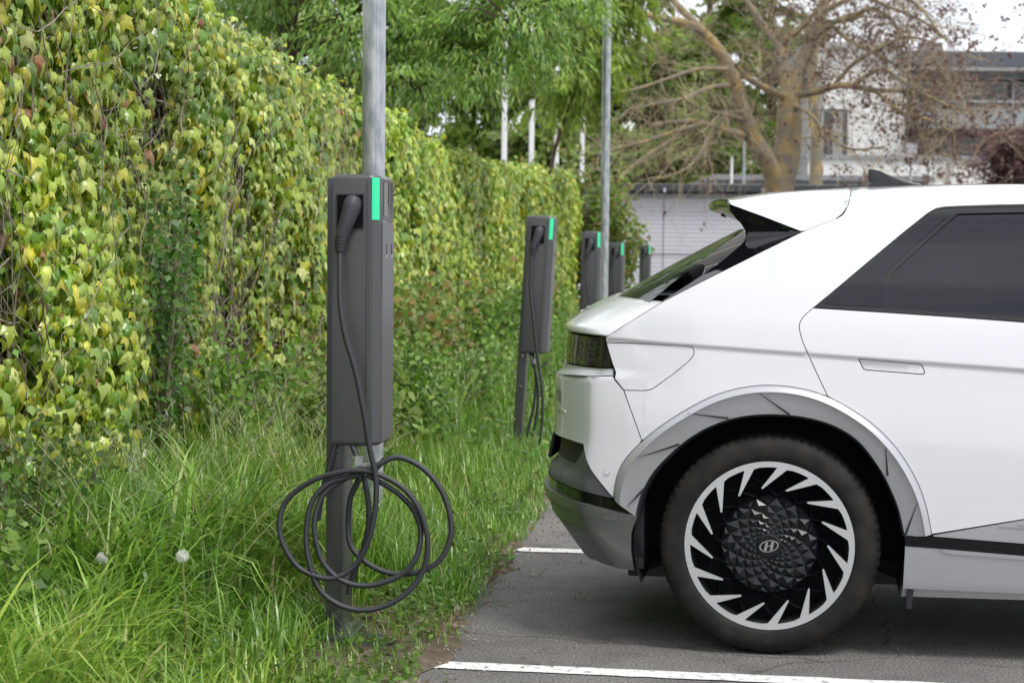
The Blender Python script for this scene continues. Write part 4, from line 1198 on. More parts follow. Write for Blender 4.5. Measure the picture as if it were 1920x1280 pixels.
# the 300 leaves that show largest become parts of their own
ivy_leaf_objs = []
for si, (pos, X, Y, Z, size, col, tpl) in enumerate(near_sets):
    vis = np.where((pos[:, 1] > 3.9) & (pos[:, 1] < 6.2) & (pos[:, 2] > .45) & (pos[:, 2] < 2.35))[0]
    front = vis[np.argsort(-(pos[vis, 0] * 6 + size[vis] * 10))][:150]
    mask = np.ones(len(pos), bool); mask[front] = False
    parts.append(scatter(*tpl, pos[mask], X[mask], Y[mask], Z[mask], size[mask], col[mask]))
    variants = []
    for vi in range(8):
        me = bpy.data.meshes.new('leaf'); me.from_pydata(tpl[0], [], tpl[1]); me.polygons.foreach_set('use_smooth', np.ones(len(me.polygons), dtype=bool))
        a_ = me.color_attributes.new('Col', 'FLOAT_COLOR', 'POINT')
        a_.data.foreach_set('color', np.tile(np.append(PAL[vi] * .95, 1).astype(np.float32), len(tpl[0])))
        me.materials.append(M['ivy']); variants.append(me)
    for q in front:
        me = variants[int(np.argmin(((PAL - col[q]) ** 2).sum(1)))]
        o = bpy.data.objects.new('leaf', me)
        mw = Matrix(((X[q][0], Y[q][0], Z[q][0], pos[q][0]), (X[q][1], Y[q][1], Z[q][1], pos[q][1]), (X[q][2], Y[q][2], Z[q][2], pos[q][2]), (0, 0, 0, 1)))
        o.matrix_local = mw @ Matrix.Scale(float(size[q]), 4)
        link(o, wall)
for (n, a, c, s0, s1, sd_, tp) in ((34000, 9.0, 16.0, .036, .082, 103, TPL_A), (19000, 16.0, 24.0, .045, .09, 104, TPL_B), (15000, 24.0, 34.0, .06, .11, 105, TPL_A)):
    pos, X, Y, Z, size, col = wall_leaves(n, a, c, s0, s1, sd_, tp, fdens=.24)
    parts.append(scatter(*tp, pos, X, Y, Z, size, col))
# small young foliage tucked between
pos, X, Y, Z, size, col = wall_leaves(12000, 2.6, 14, .025, .05, 106, TPL_S, layer=(.0, .14), fdens=.10)
parts.append(scatter(*TPL_S, pos, X, Y, Z, size, col * [.8, .95, .9]))
v, f, c = merge(parts)
tag(mesh_obj('foliage', v, f, M['ivy'], wall, True, cols=c), kind='stuff')

# woody stems and dry runners
twig_m = mat('dry_twig', (.17, .125, .085), .85)
noise_var(twig_m, (.14, .105, .075), (.36, .30, .23), 20, 3)
def stems(n, tmin, tmax, xo, rad, seed, lmin=.4, lmax=1.5, horiz=.3):
    r_ = random.Random(seed); k = MB()
    for i in range(n):
        t = r_.uniform(tmin, tmax); z = r_.uniform(.1, 2.2); Lg = r_.uniform(lmin, lmax)
        ang = r_.gauss(math.pi / 2, .5) if r_.random() > horiz else r_.gauss(0, .5) + (math.pi if r_.random() < .5 else 0)
        p = [t, z]; pts = []; a = ang; x = xo + r_.uniform(-.02, .12)
        for s_ in range(7):
            if p[1] < .02 or p[1] > Htop(p[0]): break
            pts.append((x + r_.uniform(-.015, .03), p[0], p[1])); a += r_.gauss(0, .22)
            p = [p[0] + math.cos(a) * Lg / 6, p[1] + math.sin(a) * Lg / 6]
        if len(pts) > 2:
            rr = rad * r_.uniform(.5, 1.4); k.tube(pts, list(np.linspace(rr, rr * .45, len(pts))), 4, cap=False)
    return k
tag(stems(1300, 2.8, 12, .05, .0040, 1).build('runner_stems', twig_m, wall), kind='stuff')
tag(stems(260, 2.8, 12, .22, .0028, 2, .4, 1.2, .45).build('dry_runners', twig_m, wall), kind='stuff')
tag(stems(420, 4.2, 9.5, .02, .004, 8, .4, .9, .1).build('dead_stems', twig_m, wall), kind='stuff')

# ------------------------------------------------------------------ grass on the verge
def blade_arrays(pos, L_, wd, lean_dir, lean, col, segs=5):
    """curved tapering blades; all arrays length n"""
    n = len(pos); k = segs * 2 + 1
    V = np.zeros((n, k, 3), np.float32); C = np.zeros((n, k, 3), np.float32)
    side = np.stack([-np.sin(lean_dir), np.cos(lean_dir), np.zeros(n)], 1)
    hd = np.stack([np.cos(lean_dir), np.sin(lean_dir), np.zeros(n)], 1)
    ang = np.zeros(n); p = pos.copy()
    for s_ in range(segs + 1):
        u = s_ / segs
        w = wd * (1 - u ** 1.6) * .5 * (.7 + .6 * min(1, u * 3))
        shade = (.72 + .38 * u)
        if s_ < segs:
            V[:, 2 * s_] = p - side * w[:, None]; V[:, 2 * s_ + 1] = p + side * w[:, None]
            C[:, 2 * s_] = C[:, 2 * s_ + 1] = col
        else:
            V[:, k - 1] = p; C[:, k - 1] = col
        a = lean * (u + .5 / segs) ** 1.3
        p = p + (hd * np.sin(a)[:, None] + np.array([0, 0, 1.0]) * np.cos(a)[:, None]) * (L_ / segs)[:, None]
    F = []
    for s_ in range(segs - 1):
        F += [(2 * s_, 2 * s_ + 1, 2 * s_ + 3), (2 * s_, 2 * s_ + 3, 2 * s_ + 2)]
    F.append((2 * segs - 2, 2 * segs - 1, k - 1))
    Fa = (np.array(F)[None] + (np.arange(n) * k)[:, None, None]).reshape(-1, 3)
    return V.reshape(-1, 3), Fa, C.reshape(-1, 3)
GP = np.array([(.110, .260, .022), (.165, .330, .034), (.230, .385, .060), (.075, .190, .020), (.300, .400, .130), (.42, .38, .19)])
GW = np.array([.28, .30, .21, .14, .055, .015])
WNa, WDa = np.array(WN), np.array(WD)
def grass(n, tmin, tmax, amin, amax, lmin, lmax, wmin, wmax, seed, lean=(.3, 1.7), clump=2.0, pal=GW, thr=.0, power=1.0):
    r_ = np.random.default_rng(seed)
    t = tmin + (tmax - tmin) * r_.uniform(0, 1, n) ** power; a = r_.uniform(amin, amax, n)
    nz = vnoise(np.stack([t, a], 1), clump, seed); keep = nz > thr
    t, a, nz = t[keep], a[keep], nz[keep]; n = len(t)
    pos = a[:, None] * WNa + t[:, None] * WDa; pos[:, 2] = .02
    L_ = r_.uniform(lmin, lmax, n) * (.55 + .75 * nz)
    edge = np.clip((-.80 - a) / .50, .28, 1); L_ = L_ * edge
    bare = np.clip((7.5 - t) / .5, 0, 1) * np.clip((a + 1.72) / .22, 0, 1)      # trodden round the charging post
    L_ = L_ * (1 - .42 * np.clip((a + 1.75) / .25, 0, 1) * np.clip((t - 7.5) / 1.0, 0, 1))
    kp = r_.uniform(0, 1, n) > bare * .35; L_ = L_ * (1 - .55 * bare)
    t, a, pos, L_ = t[kp], a[kp], pos[kp], L_[kp]; n = len(t)
    ci = r_.choice(len(GP), n, p=pal); col = GP[ci] * r_.uniform(.75, 1.25, (n, 1))
    yl = vnoise(np.stack([t, a], 1), 1.7, 90)[:, None]; col = col * (np.array([.82, .86, .9]) * (1 - yl) + np.array([1.62, 1.24, 1.45]) * yl)
    return blade_arrays(pos, L_, r_.uniform(wmin, wmax, n), r_.uniform(0, 6.28, n), r_.uniform(lean[0], lean[1], n), col)
gparts = [
    grass(12500, 4.3, 9.0, -2.55, -1.25, .28, .64, .005, .011, 41, lean=(.5, 2.2)),                  # tall grass at the foot of the wall
    grass(5600, 4.2, 7.6, -2.5, -1.45, .38, .76, .009, .018, 42, lean=(1.3, 2.7)),     # broad arching blades
    grass(9000, 4.4, 8.0, -1.9, -.93, .10, .30, .003, .007, 43, thr=.30),            # short grass near the asphalt
    grass(9000, 8.0, 14.0, -2.45, -.90, .20, .58, .005, .010, 44),
    grass(8000, 7.4, 14.0, -1.75, -.88, .12, .40, .004, .008, 45, thr=.2),
    grass(14000, 13.0, 40.0, -2.45, -.90, .20, .60, .009, .017, 46, power=1.3),
    grass(5200, 5.0, 13.0, -1.20, -.84, .14, .50, .003, .0065, 47, lean=(.6, 2.1), thr=.42, clump=4),
]
v, f, c = merge(gparts)
go = mesh_obj('grass', v, f, M['grass'], cols=c)
tag(go, 'tall unmown green grass covering the verge below the creeper wall', 'grass', kind='stuff')

# flowering grass panicles
def panicles(n, tmin, tmax, amin, amax, seed):
    r_ = random.Random(seed); k = MB()
    for i in range(n):
        t, a = r_.uniform(tmin, tmax), r_.uniform(amin, amax); p = wp(a, t, .03)
        d = r_.uniform(0, 6.28); h = r_.uniform(.45, .85); ln_ = r_.uniform(.15, .45)
        pts = [p + Vector((math.cos(d) * ln_ * u ** 2.2, math.sin(d) * ln_ * u ** 2.2, h * u * (1 - .12 * u))) for u in np.linspace(0, 1, 6)]
        k.tube(pts, .0011, 3, cap=False)
        for q in range(9):
            u = 1 - .035 * q; b0 = pts[-1].lerp(pts[-2], (1 - u) * 5 if (1 - u) * 5 < 1 else 1)
            dd = Vector((math.cos(d) * .7 + r_.uniform(-.5, .5), math.sin(d) * .7 + r_.uniform(-.5, .5), r_.uniform(-.9, .35))).normalized()
            e = b0 + dd * r_.uniform(.03, .075)
            sd_ = dd.cross(Vector((0, 0, 1))).normalized() * .0016
            k.add([b0, b0.lerp(e, .6) + sd_, e, b0.lerp(e, .6) - sd_], [(0, 1, 2, 3)])
    return k
pm = mat('grass_panicle', (.40, .42, .23), .7)
tag(panicles(300, 6.0, 15.0, -2.45, -1.6, 5).build('grass_panicles', pm), 'fine pale seed heads rising above the verge grass', 'grass', kind='stuff')

# low weeds: small round leaves close to the ground, litter of dead leaves
r_ = np.random.default_rng(77)
def ground_leaves(n, tmin, tmax, amin, amax, zmin, zmax, s0, s1, pal, seed):
    r_ = np.random.default_rng(seed)
    t = r_.uniform(tmin, tmax, n); a = r_.uniform(amin, amax, n)
    kp = vnoise(np.stack([t, a], 1), 3.5, seed) > .38; t, a = t[kp], a[kp]; n = len(t)
    pos = a[:, None] * WNa + t[:, None] * WDa; pos[:, 2] = r_.uniform(zmin, zmax, n)
    dirs = r_.normal(0, 1, (n, 3)); dirs[:, 2] *= .4
    ups = np.stack([r_.normal(0, .4, n), r_.normal(0, .4, n), np.ones(n)], 1)
    X, Y, Z = quat_frames(dirs, ups)
    col = np.array(pal)[r_.integers(0, len(pal), n)] * r_.uniform(.7, 1.25, (n, 1))
    return scatter(*TPL_S, pos, X, Y, Z, r_.uniform(s0, s1, n), col)
v, f, c = merge([ground_leaves(9000, 4.6, 11, -2.3, -.93, .03, .16, .012, .034, [(.12, .20, .03), (.16, .25, .05), (.09, .15, .03)], 81),
                 ground_leaves(4200, 5.8, 12, -1.7, -.84, .028, .05, .010, .032, [(.22, .15, .08), (.30, .22, .13), (.15, .09, .05), (.34, .30, .2)], 82),
                 ground_leaves(700, 5.5, 12, -.92, -.45, .004, .010, .006, .020, [(.22, .17, .11), (.34, .28, .2), (.12, .09, .06), (.18, .24, .05)], 84),
                 ground_leaves(2600, 5.6, 8.5, -1.5, -.88, .035, .09, .012, .030, [(.14, .28, .03), (.2, .34, .05), (.1, .2, .03)], 85),
                 ground_leaves(5000, 11, 26, -2.3, -.93, .05, .35, .03, .06, [(.14, .22, .04), (.2, .27, .06), (.09, .15, .03)], 83)])
tag(mesh_obj('ground_weeds', v, f, M['leaf'], cols=c), 'low weeds and dead leaf litter on the earth of the verge', 'weeds', kind='stuff')

# ------------------------------------------------------------------ dandelion clocks
stem_m = mat('dandelion_stem', (.26, .20, .10), .6); fluff_m = mat('dandelion_fluff', (.72, .72, .68), .9)
def dandelion(px, py, Y, rad, label):
    c = at(px, py, Y); o = empty('dandelion', (c.x, c.y, 0))
    k = MB(); k.tube(catmull([(.02, .01, 0), (.012, 0, c.z * .5), (0, 0, c.z)], 4), .0022, 6); k.build('stem', stem_m, o)
    k = MB(); rr = random.Random(int(px))
    k.tube([(0, 0, c.z - .004), (0, 0, c.z + .004)], .004, 8)
    n = 90
    for i in range(n):
        z = 1 - 2 * (i + .5) / n; ph = i * 2.39996; q = math.sqrt(1 - z * z)
        d = Vector((q * math.cos(ph), q * math.sin(ph), z)); e = Vector((0, 0, c.z)) + d * rad * rr.uniform(.88, 1.0)
        u = d.orthogonal().normalized(); w = d.cross(u)
        b0 = Vector((0, 0, c.z)) + d * .004
        k.add([b0 - u * .0003, b0 + u * .0003, e + u * .0003, e - u * .0003], [(0, 1, 2, 3)])
        for m_ in range(5):
            an = m_ * 1.2566 + i; t_ = (u * math.cos(an) + w * math.sin(an)) * rad * .22; sd_ = (u * -math.sin(an) + w * math.cos(an)) * .0007
            k.add([e - sd_, e + sd_, e + t_ + d * rad * .05], [(0, 1, 2)])
    k.build('seed_head', fluff_m, o)
    tag(o, label, 'dandelion')
dandelion(342, 1042, 5.9, .021, 'white dandelion clock standing clear in the grass left of the coiled cable')
dandelion(192, 1045, 6.2, .020, 'white dandelion clock half hidden by grass, farther left')

# ------------------------------------------------------------------ shrubs in the verge
def shrub(name, base, rx, ry, h, n, s0, s1, pal, seed, label, zc=.55, cat_='shrub', nstem=9, hollow=.25):
    """stems fanned from the base with leaves clustered along them"""
    r_ = np.random.default_rng(seed); o = empty(name, base)
    k = MB(); tips = []
    for i in range(nstem):
        a = r_.uniform(0, 6.28); q = math.sqrt(r_.uniform(0, 1)); hh = h * r_.uniform(.55, 1.0)
        e = Vector((math.cos(a) * rx * q, math.sin(a) * ry * q, hh))
        pts = catmull([(0, 0, 0), (e.x * .25, e.y * .25, hh * .45), (e.x * .7, e.y * .7, hh * .8), tuple(e)], 4)
        k.tube(pts, list(np.linspace(.010, .002, len(pts))), 4, cap=False); tips += pts[3:]
    k.build('stems', twig_m, o)
    T = np.array([tuple(p) for p in tips]); idx = r_.integers(0, len(T), n)
    pos = T[idx] + r_.normal(0, 1, (n, 3)) * [rx * .17, ry * .17, h * .09]
    pos[:, 2] = np.maximum(pos[:, 2], .03)
    dirs = r_.normal(0, 1, (n, 3)); dirs[:, 2] -= .5
    ups = np.stack([r_.normal(.2, .5, n), r_.normal(-.5, .5, n), np.full(n, .8)], 1)
    X, Y, Z = quat_frames(dirs, ups)
    col = np.array(pal)[r_.integers(0, len(pal), n)] * r_.uniform(.7, 1.3, (n, 1))
    v, f, c = scatter(*TPL_S, pos, X, Y, Z, r_.uniform(s0, s1, n), col)
    tag(mesh_obj('foliage', v, f, M['leaf'], o, cols=c), kind='stuff')
    tag(o, label, cat_, 'shrubs at the foot of the creeper wall')
    return o
G1 = [(.15, .26, .03), (.21, .32, .05), (.11, .19, .03), (.28, .36, .10)]
G2 = G1 + G1 + [(.28, .16, .05), (.30, .24, .06), (.34, .27, .09)]
shrub('bramble_shrub', wp(-2.15, 12.6, 0), .42, .8, 1.25, 2600, .03, .06, G2, 1, 'rosy-leaved bramble shrub between the nearest and second charging posts')
shrub('bramble_shrub', wp(-2.2, 15.6, 0), .45, 1.0, 1.15, 2400, .035, .07, G2, 2, 'reddish bramble shrub behind the leaning charging post')
shrub('wild_rose_shrub', wp(-2.42, 8.6, .25), .20, .55, 1.45, 1500, .022, .045, [(.08, .20, .03), (.12, .26, .04), (.07, .15, .025), (.17, .29, .06)], 3, 'dark green small-leaved climber in the middle of the creeper wall', nstem=14)
shrub('tall_weed', wp(-1.9, 10.4, 0), .35, .5, .75, 1100, .03, .06, G1, 4, 'knee-high green weeds right of the near lamp post')
shrub('low_rose_shrub', wp(-2.3, 6.5, 0), .3, .5, .75, 1200, .02, .04, [(.07, .14, .03), (.10, .17, .04), (.16, .2, .05)], 6, 'small-leaved green shrub at the wall foot, among the tall grass on the left')
WG = [(.13, .27, .03), (.19, .34, .045), (.26, .40, .08), (.09, .19, .025)]
for i_, (a_, t_, rx_, h_, lb_) in enumerate([(-2.2, 9.2, .35, .95, 'tall green weeds against the wall, left of the near lamp post'), (-2.25, 5.7, .3, .7, 'green weeds at the wall foot by the left edge'), (-1.75, 11.8, .35, .8, 'bushy green weeds right of the nearest charging post'), (-1.75, 14.3, .3, .7, 'leafy green weeds left of the leaning charging post'), (-2.1, 17.5, .4, 1.0, 'tall weeds behind the leaning charging post'), (-2.0, 21.5, .4, 1.0, 'weeds at the wall foot beside the third charging post')]):
    shrub('tall_weed', wp(a_, t_, 0), rx_, .55, h_, 1700, .016 + .0008 * t_, .036 + .0016 * t_, WG, 40 + i_, lb_, nstem=16)
shrub('end_shrub', wp(-1.95, 37.0, 0), .62, 1.3, 2.75, 5200, .06, .12, G2 + G1, 5, 'tall loose shrub at the far end of the creeper wall beside the garage', nstem=22)
shrub('end_shrub', wp(-2.75, 37.0, 0), .8, 1.2, 3.0, 4800, .07, .13, G2 + G1, 7, 'dense shrub at the far end, joining the creeper wall', nstem=22)

# ------------------------------------------------------------------ trees
bark_g = mat('bark_lichen', (.2, .15, .09), .9)
noise_var(bark_g, (.20, .175, .135), (.38, .27, .10), 3.4, 6, .42, .70, bump=.8, bscale=14)
bark_d = mat('dark_bark', (.05, .035, .025), .9)
noise_var(bark_d, (.03, .022, .016), (.10, .06, .035), 6, 4, bump=.8, bscale=30)

def tree_cloud(name, trunk_pts, trunk_r, blobs, n, s0, s1, pal, seed, label, aspect=(.30, 1, 1), droop=.5, group=None, limbs=True, bark=None, sheet=.55):
    """trunk with limbs to every foliage mass; leaves lie in sprays through each mass"""
    r_ = np.random.default_rng(seed); base = Vector(trunk_pts[0]); o = empty(name, base)
    k = MB(); tp = [Vector(p) - base for p in trunk_pts]
    cp = catmull(tp, 5); k.tube(cp, list(np.linspace(trunk_r, trunk_r * .4, len(cp))), 10, cap=False)
    vol = np.array([b_[3] * b_[4] * b_[5] * (.22 if b_[2] > 6.2 and droop == .9 else 1) for b_ in blobs]) ** .75; vol /= vol.sum()
    sp = []
    for bi, b_ in enumerate(blobs):
        c = Vector(b_[:3]) - base
        st = min(cp, key=lambda p: (p - c).length + max(0, p.z - c.z + .3) * 3)
        mid = st.lerp(c, .5) + Vector((r_.normal(0, .15), r_.normal(0, .15), .12 * (c - st).length))
        lp_ = catmull([st, mid, c], 5); k.tube(lp_, list(np.linspace(trunk_r * .32, .02, len(lp_))), 5, cap=False)
        ns = max(8, int(n * vol[bi] / 55))
        d = r_.normal(0, 1, (ns, 3)); d /= np.linalg.norm(d, axis=1, keepdims=True)
        rad = r_.uniform(.25, 1.0, (ns, 1)) ** .6
        e = np.array(c) + d * rad * np.array(b_[3:6])
        for q in range(ns):
            ee = Vector(e[q]); s_ = Vector(c).lerp(ee, .15); dr = (ee - Vector(c)); dr.z -= droop * dr.length * .5
            sp.append((ee, dr.normalized() if dr.length > 1e-4 else Vector((1, 0, 0))))
            if q % 3 == 0: k.tube([s_, s_.lerp(ee, .5) + Vector((0, 0, .05)), ee], [.02, .013, .006], 3, cap=False)
    k.build('trunk', bark or bark_d, o)
    ci = r_.integers(0, len(sp), n)
    C0 = np.array([tuple(sp[i][0]) for i in range(len(sp))]); D0 = np.array([tuple(sp[i][1]) for i in range(len(sp))])
    tone = r_.uniform(.72, 1.28, len(sp))
    ax_ = r_.uniform(-.5, .5, n)
    pos = C0[ci] + D0[ci] * ax_[:, None] * sheet + r_.normal(0, 1, (n, 3)) * np.array([.16, .16, .07]) * sheet
    dirs = D0[ci] + r_.normal(0, .45, (n, 3)); dirs[:, 2] -= droop * .5
    ups = np.stack([r_.normal(0, .6, n), r_.normal(-.3, .6, n), np.ones(n)], 1)
    X, Y, Z = quat_frames(dirs, ups)
    sz = r_.uniform(s0, s1, n)[:, None] * np.array(aspect)[None]
    col = np.array(pal)[r_.integers(0, len(pal), n)] * r_.uniform(.8, 1.2, (n, 1)) * tone[ci][:, None]
    v, f, c = scatter(*TPL_S, pos, X, Y, Z, sz, col)
    tag(mesh_obj('crown', v, f, M['leaf'], o, cols=c), kind='stuff')
    tag(o, label, 'tree', group)
    return o
def blob(px, py, Y, rx, ry, rz):
    p = at(px, py, Y); return (p.x, p.y, p.z, rx, ry, rz)
def foot(px, Y):
    p = at(px, 480, Y); return (p.x, p.y, 0)
# feathery green tree behind the wall
GT = [(.165, .310, .032), (.230, .400, .040), (.300, .460, .070), (.125, .265, .055), (.400, .520, .140), (.33, .48, .19)]
p0 = foot(520, 21)
tree_cloud('feathery_tree', [p0, at(530, 200, 21), at(545, 60, 21), at(600, -120, 21), at(600, -500, 21), at(580, -1200, 21)], .17,
    [blob(700, 60, 20.5, .9, 1.2, .55), blob(560, 60, 22, .8, 1.2, .6), blob(840, 70, 20.5, .75, 1.0, .55), blob(960, 40, 20, .7, .9, .5), blob(1060, 10, 20.5, .55, .8, .42), blob(780, 160, 20, .60, .8, .33), blob(900, 140, 20, .55, .8, .32), blob(1000, 110, 20.3, .38, .6, .26),
     blob(690, 200, 21, .5, .8, .35), blob(700, -120, 21, 1.1, 1.2, .7), blob(900, -110, 20.5, 1.0, 1.0, .6), blob(1040, -90, 20.5, .6, .8, .5), blob(500, -60, 21, .9, 1.2, .7), blob(620, 150, 22, .6, .8, .4), blob(640, -300, 21, 1.6, 1.6, .9), blob(430, 30, 23, .7, 1.0, .6), blob(520, -620, 20, 2.0, 1.8, 1.3), blob(760, -560, 20, 1.8, 1.6, 1.2), blob(380, -950, 21, 1.9, 1.8, 1.3), blob(640, -1000, 20, 2.2, 2.0, 1.4), blob(520, -1450, 21, 1.9, 1.8, 1.4), blob(720, -1400, 20, 1.6, 1.6, 1.2)],
    110000, .055, .115, GT, 11, 'feathery bright green tree leaning over the wall, left of the flagpoles', aspect=(.26, 1, 1), droop=.9, sheet=.5)
GY = [(.19, .30, .03), (.26, .37, .045), (.32, .42, .07)]
tree_cloud('slender_green_tree', [foot(1010, 31), at(1030, 330, 31), at(1090, 120, 31), at(1110, -100, 31)], .04,
    [blob(1120, 60, 31, .75, 1.0, .9), blob(1090, 130, 31, .6, .8, .7), blob(1130, -40, 31, .8, .9, .8), blob(1060, 190, 32, .7, .8, .5)],
    9000, .12, .22, GY, 12, 'yellow-green tree behind the far lamp post top', aspect=(.32, 1, 1), droop=.8)
# trees far behind
GB = [(.15, .25, .035), (.20, .30, .04), (.11, .19, .03), (.25, .33, .06)]
far = [(640, 88, 'dark green', 0), (790, 92, 'mid green', 1), (930, 84, 'bright green', 2), (1070, 90, 'dense green', 3), (1200, 80, 'tall leafy', 4), (1330, 86, 'rounded green', 5), (1450, 92, 'light green', 6)]
for px, Y, w_, i in far:
    r2 = random.Random(200 + i)
    bl = []
    for q in range(13):
        bl.append(blob(px + r2.uniform(-80, 80), r2.uniform(100, 335) if q > 2 else r2.uniform(-90, 110), Y + r2.uniform(-3, 3), r2.uniform(1.0, 1.9), r2.uniform(1.2, 2.0), r2.uniform(.8, 1.5)))
    tree_cloud('background_tree', [foot(px, Y), at(px + 4, 330, Y), at(px - 5, 150, Y), at(px + 6, -60, Y)], .25, bl, 9500, .30, .58, GB, 300 + i,
        {0: 'dark green tree far left behind the feathery tree', 1: 'mid green background tree above the wall, right of the near lamp post', 2: 'bright green background tree behind the two left flagpoles', 3: 'dense green background tree behind the two right flagpoles', 4: 'tall leafy background tree right of the far lamp post', 5: 'rounded green background tree above the garage roof', 6: 'light green background tree behind the forked bare trunk'}[i],
        aspect=(.6, 1, 1), droop=.4, group='background trees', sheet=1.3)
# hedge-like undergrowth behind garage and wall
for i, (px, Y, w_) in enumerate([(1010, 70, 1.9), (1130, 68, 1.9), (1250, 72, 2.0), (1370, 70, 2.0)]):
    r2 = random.Random(400 + i)
    bl = [blob(px + r2.uniform(-50, 50), r2.uniform(255, 345), Y + r2.uniform(-1, 1), w_ * .6, 1.0, .8) for q in range(6)]
    tree_cloud('background_bush', [foot(px, Y), at(px, 400, Y), at(px, 330, Y)], .12, bl, 3000, .26, .46, [(.19, .27, .05), (.15, .25, .035), (.24, .29, .08), (.12, .19, .03)], 500 + i,
        ['green bush behind the two right flagpoles', 'green bush behind the far lamp post', 'green bush above the left end of the garage roof', 'green bush left of the bare tree trunk'][i], aspect=(.6, 1, 1), group='background bushes', sheet=.9)

# bare tree with lichen on its limbs and dry seed clusters
YB = 41.0
bt = empty('bare_tree', foot(1462, YB)); bo = bt.location.copy()
tag(bt, 'large leafless tree with orange lichen bark and forked trunk, above the car roof', 'tree')
limb = []      # (points, r0, r1)
def lm(pts, r0, r1, dy=(0, 0)):
    if limb: r0, r1 = r0 * .72, r1 * .72
    n = len(pts); limb.append(([at(x, y, YB + dy[0] + (dy[1] - dy[0]) * i / max(1, n - 1)) for i, (x, y) in enumerate(pts)], r0, r1))
lm([(1460, 600), (1459, 400), (1461, 350), (1470, 320), (1478, 270), (1480, 220), (1480, 182)], .345, .235)
lm([(1458, 380), (1450, 330), (1432, 290), (1412, 260), (1400, 235), (1390, 195), (1372, 140), (1350, 100), (1325, 70), (1308, 55)], .30, .15, (0, -1.5))
lm([(1308, 55), (1280, 42), (1235, 34), (1190, 22), (1150, 18)], .13, .05, (-1.5, -2.5))
lm([(1330, 74), (1300, 40), (1270, 10), (1245, -15)], .12, .07, (-1.4, -1))
lm([(1480, 190), (1472, 140), (1464, 100), (1462, 88)], .20, .14, (0, .5))
lm([(1463, 92), (1440, 60), (1420, 30), (1400, 0), (1385, -30)], .12, .06, (.5, 1))
lm([(1463, 92), (1480, 70), (1510, 45), (1530, 20)], .11, .06, (.5, 0))
lm([(1482, 185), (1500, 130), (1520, 80), (1538, 35), (1548, -10), (1555, -60)], .22, .13, (0, 1))
lm([(1520, 80), (1560, 45), (1600, 30), (1630, 18), (1655, 25), (1680, 50), (1700, 95)], .10, .04, (.3, -1))
lm([(1535, 42), (1580, 40), (1620, 30)], .09, .05, (1, 1))
lm([(1475, 185), (1445, 170), (1415, 155), (1395, 140), (1380, 122)], .13, .06, (0, -2))
lm([(1485, 180), (1530, 172), (1580, 160), (1640, 170), (1700, 172), (1760, 190), (1800, 205)], .12, .04, (0, -2))
lm([(1600, 160), (1650, 130), (1690, 150), (1730, 175), (1790, 205)], .07, .03, (-1, -3))
lm([(1425, 262), (1390, 252), (1345, 240), (1300, 228), (1250, 231), (1215, 236)], .12, .05, (-.3, -2.5))
lm([(1320, 232), (1270, 245), (1210, 265), (1150, 280), (1120, 290)], .07, .03, (-1.5, -4))
lm([(1310, 234), (1260, 262), (1200, 300), (1160, 335)], .07, .03, (-1.5, -3.5))
lm([(1335, 238), (1320, 275), (1295, 310), (1255, 330), (1215, 335)], .06, .025, (-1.3, -3))
lm([(1395, 225), (1360, 215), (1330, 208), (1290, 190), (1265, 165)], .06, .02, (-.8, -3))
lm([(1370, 160), (1330, 165), (1280, 185), (1230, 195), (1180, 205)], .08, .03, (-1, -3))
lm([(1365, 130), (1310, 130), (1260, 145), (1200, 165), (1150, 175)], .07, .03, (-1.2, -3))
lm([(1480, 195), (1520, 215), (1560, 260), (1600, 280), (1660, 275)], .07, .025, (0, -3))
lm([(1700, 172), (1720, 240), (1735, 265), (1770, 290), (1800, 300)], .05, .02, (-1.5, -3))
lm([(1555, -20), (1600, -40), (1660, -30), (1720, 10), (1760, 60)], .09, .03, (1, -2))
lm([(1560, 165), (1600, 120), (1650, 90), (1700, 70), (1750, 80)], .07, .03, (0, -2))
lm([(1640, 170), (1690, 210), (1740, 225), (1790, 250)], .06, .025, (-1, -3))
lm([(1545, 20), (1610, -5), (1670, 15), (1730, 40), (1775, 75)], .07, .03, (.5, -1))
lm([(1540, 30), (1590, 75), (1640, 100), (1690, 130), (1720, 160)], .07, .03, (.5, -2))
k = MB()
for pts, r0, r1 in limb:
    cp = catmull([p - bo for p in pts], 5); k.tube(cp, list(np.linspace(r0, r1, len(cp))), 9, cap=False)
k.build('trunk', bark_g, bt, smooth=True)
twb = mat('bare_twig', (.21, .16, .115), .9); noise_var(twb, (.26, .215, .17), (.42, .34, .20), 2.5, 3)
rb = random.Random(99)
k = MB(); clusters = []
def twig(p, d, L_, r_, lvl):
    pts = [p]; dd = d.copy(); n = 5
    for i in range(n):
        dd = (dd + Vector((rb.gauss(0, .22), rb.gauss(0, .22), rb.gauss(-.03, .2)))).normalized(); pts.append(pts[-1] + dd * L_ / n)
    k.tube(pts, list(np.linspace(r_, r_ * .45, len(pts))), 4 if lvl < 2 else 3, cap=False)
    if lvl < 2:
        for q in range(3 if lvl == 0 else 2):
            i = rb.randint(1, n); nd = (dd + Vector((rb.gauss(0, .8), rb.gauss(0, .8), rb.gauss(0, .7)))).normalized()
            twig(pts[i], nd, L_ * rb.uniform(.45, .75), r_ * .55, lvl + 1)
    else:
        clusters.append((pts[-1], dd)); 
        if rb.random() < .6: clusters.append((pts[3], dd))
for pts, r0, r1 in limb[1:]:
    cp = catmull([p - bo for p in pts], 4)
    for i in range(2, len(cp)):
        for q in range(rb.choice((0, 1, 1, 1, 2)) if cp[i].x < .6 else rb.choice((1, 2, 2, 2))):
            t_ = (cp[i] - cp[i - 1]).normalized()
            nd = (t_ * .6 + Vector((rb.gauss(0, .7), rb.gauss(0, .5), rb.gauss(.1, .7)))).normalized()
            twig(cp[i], nd, rb.uniform(.6, 1.8), .010, 0)
k.build('twigs', twb, bt)
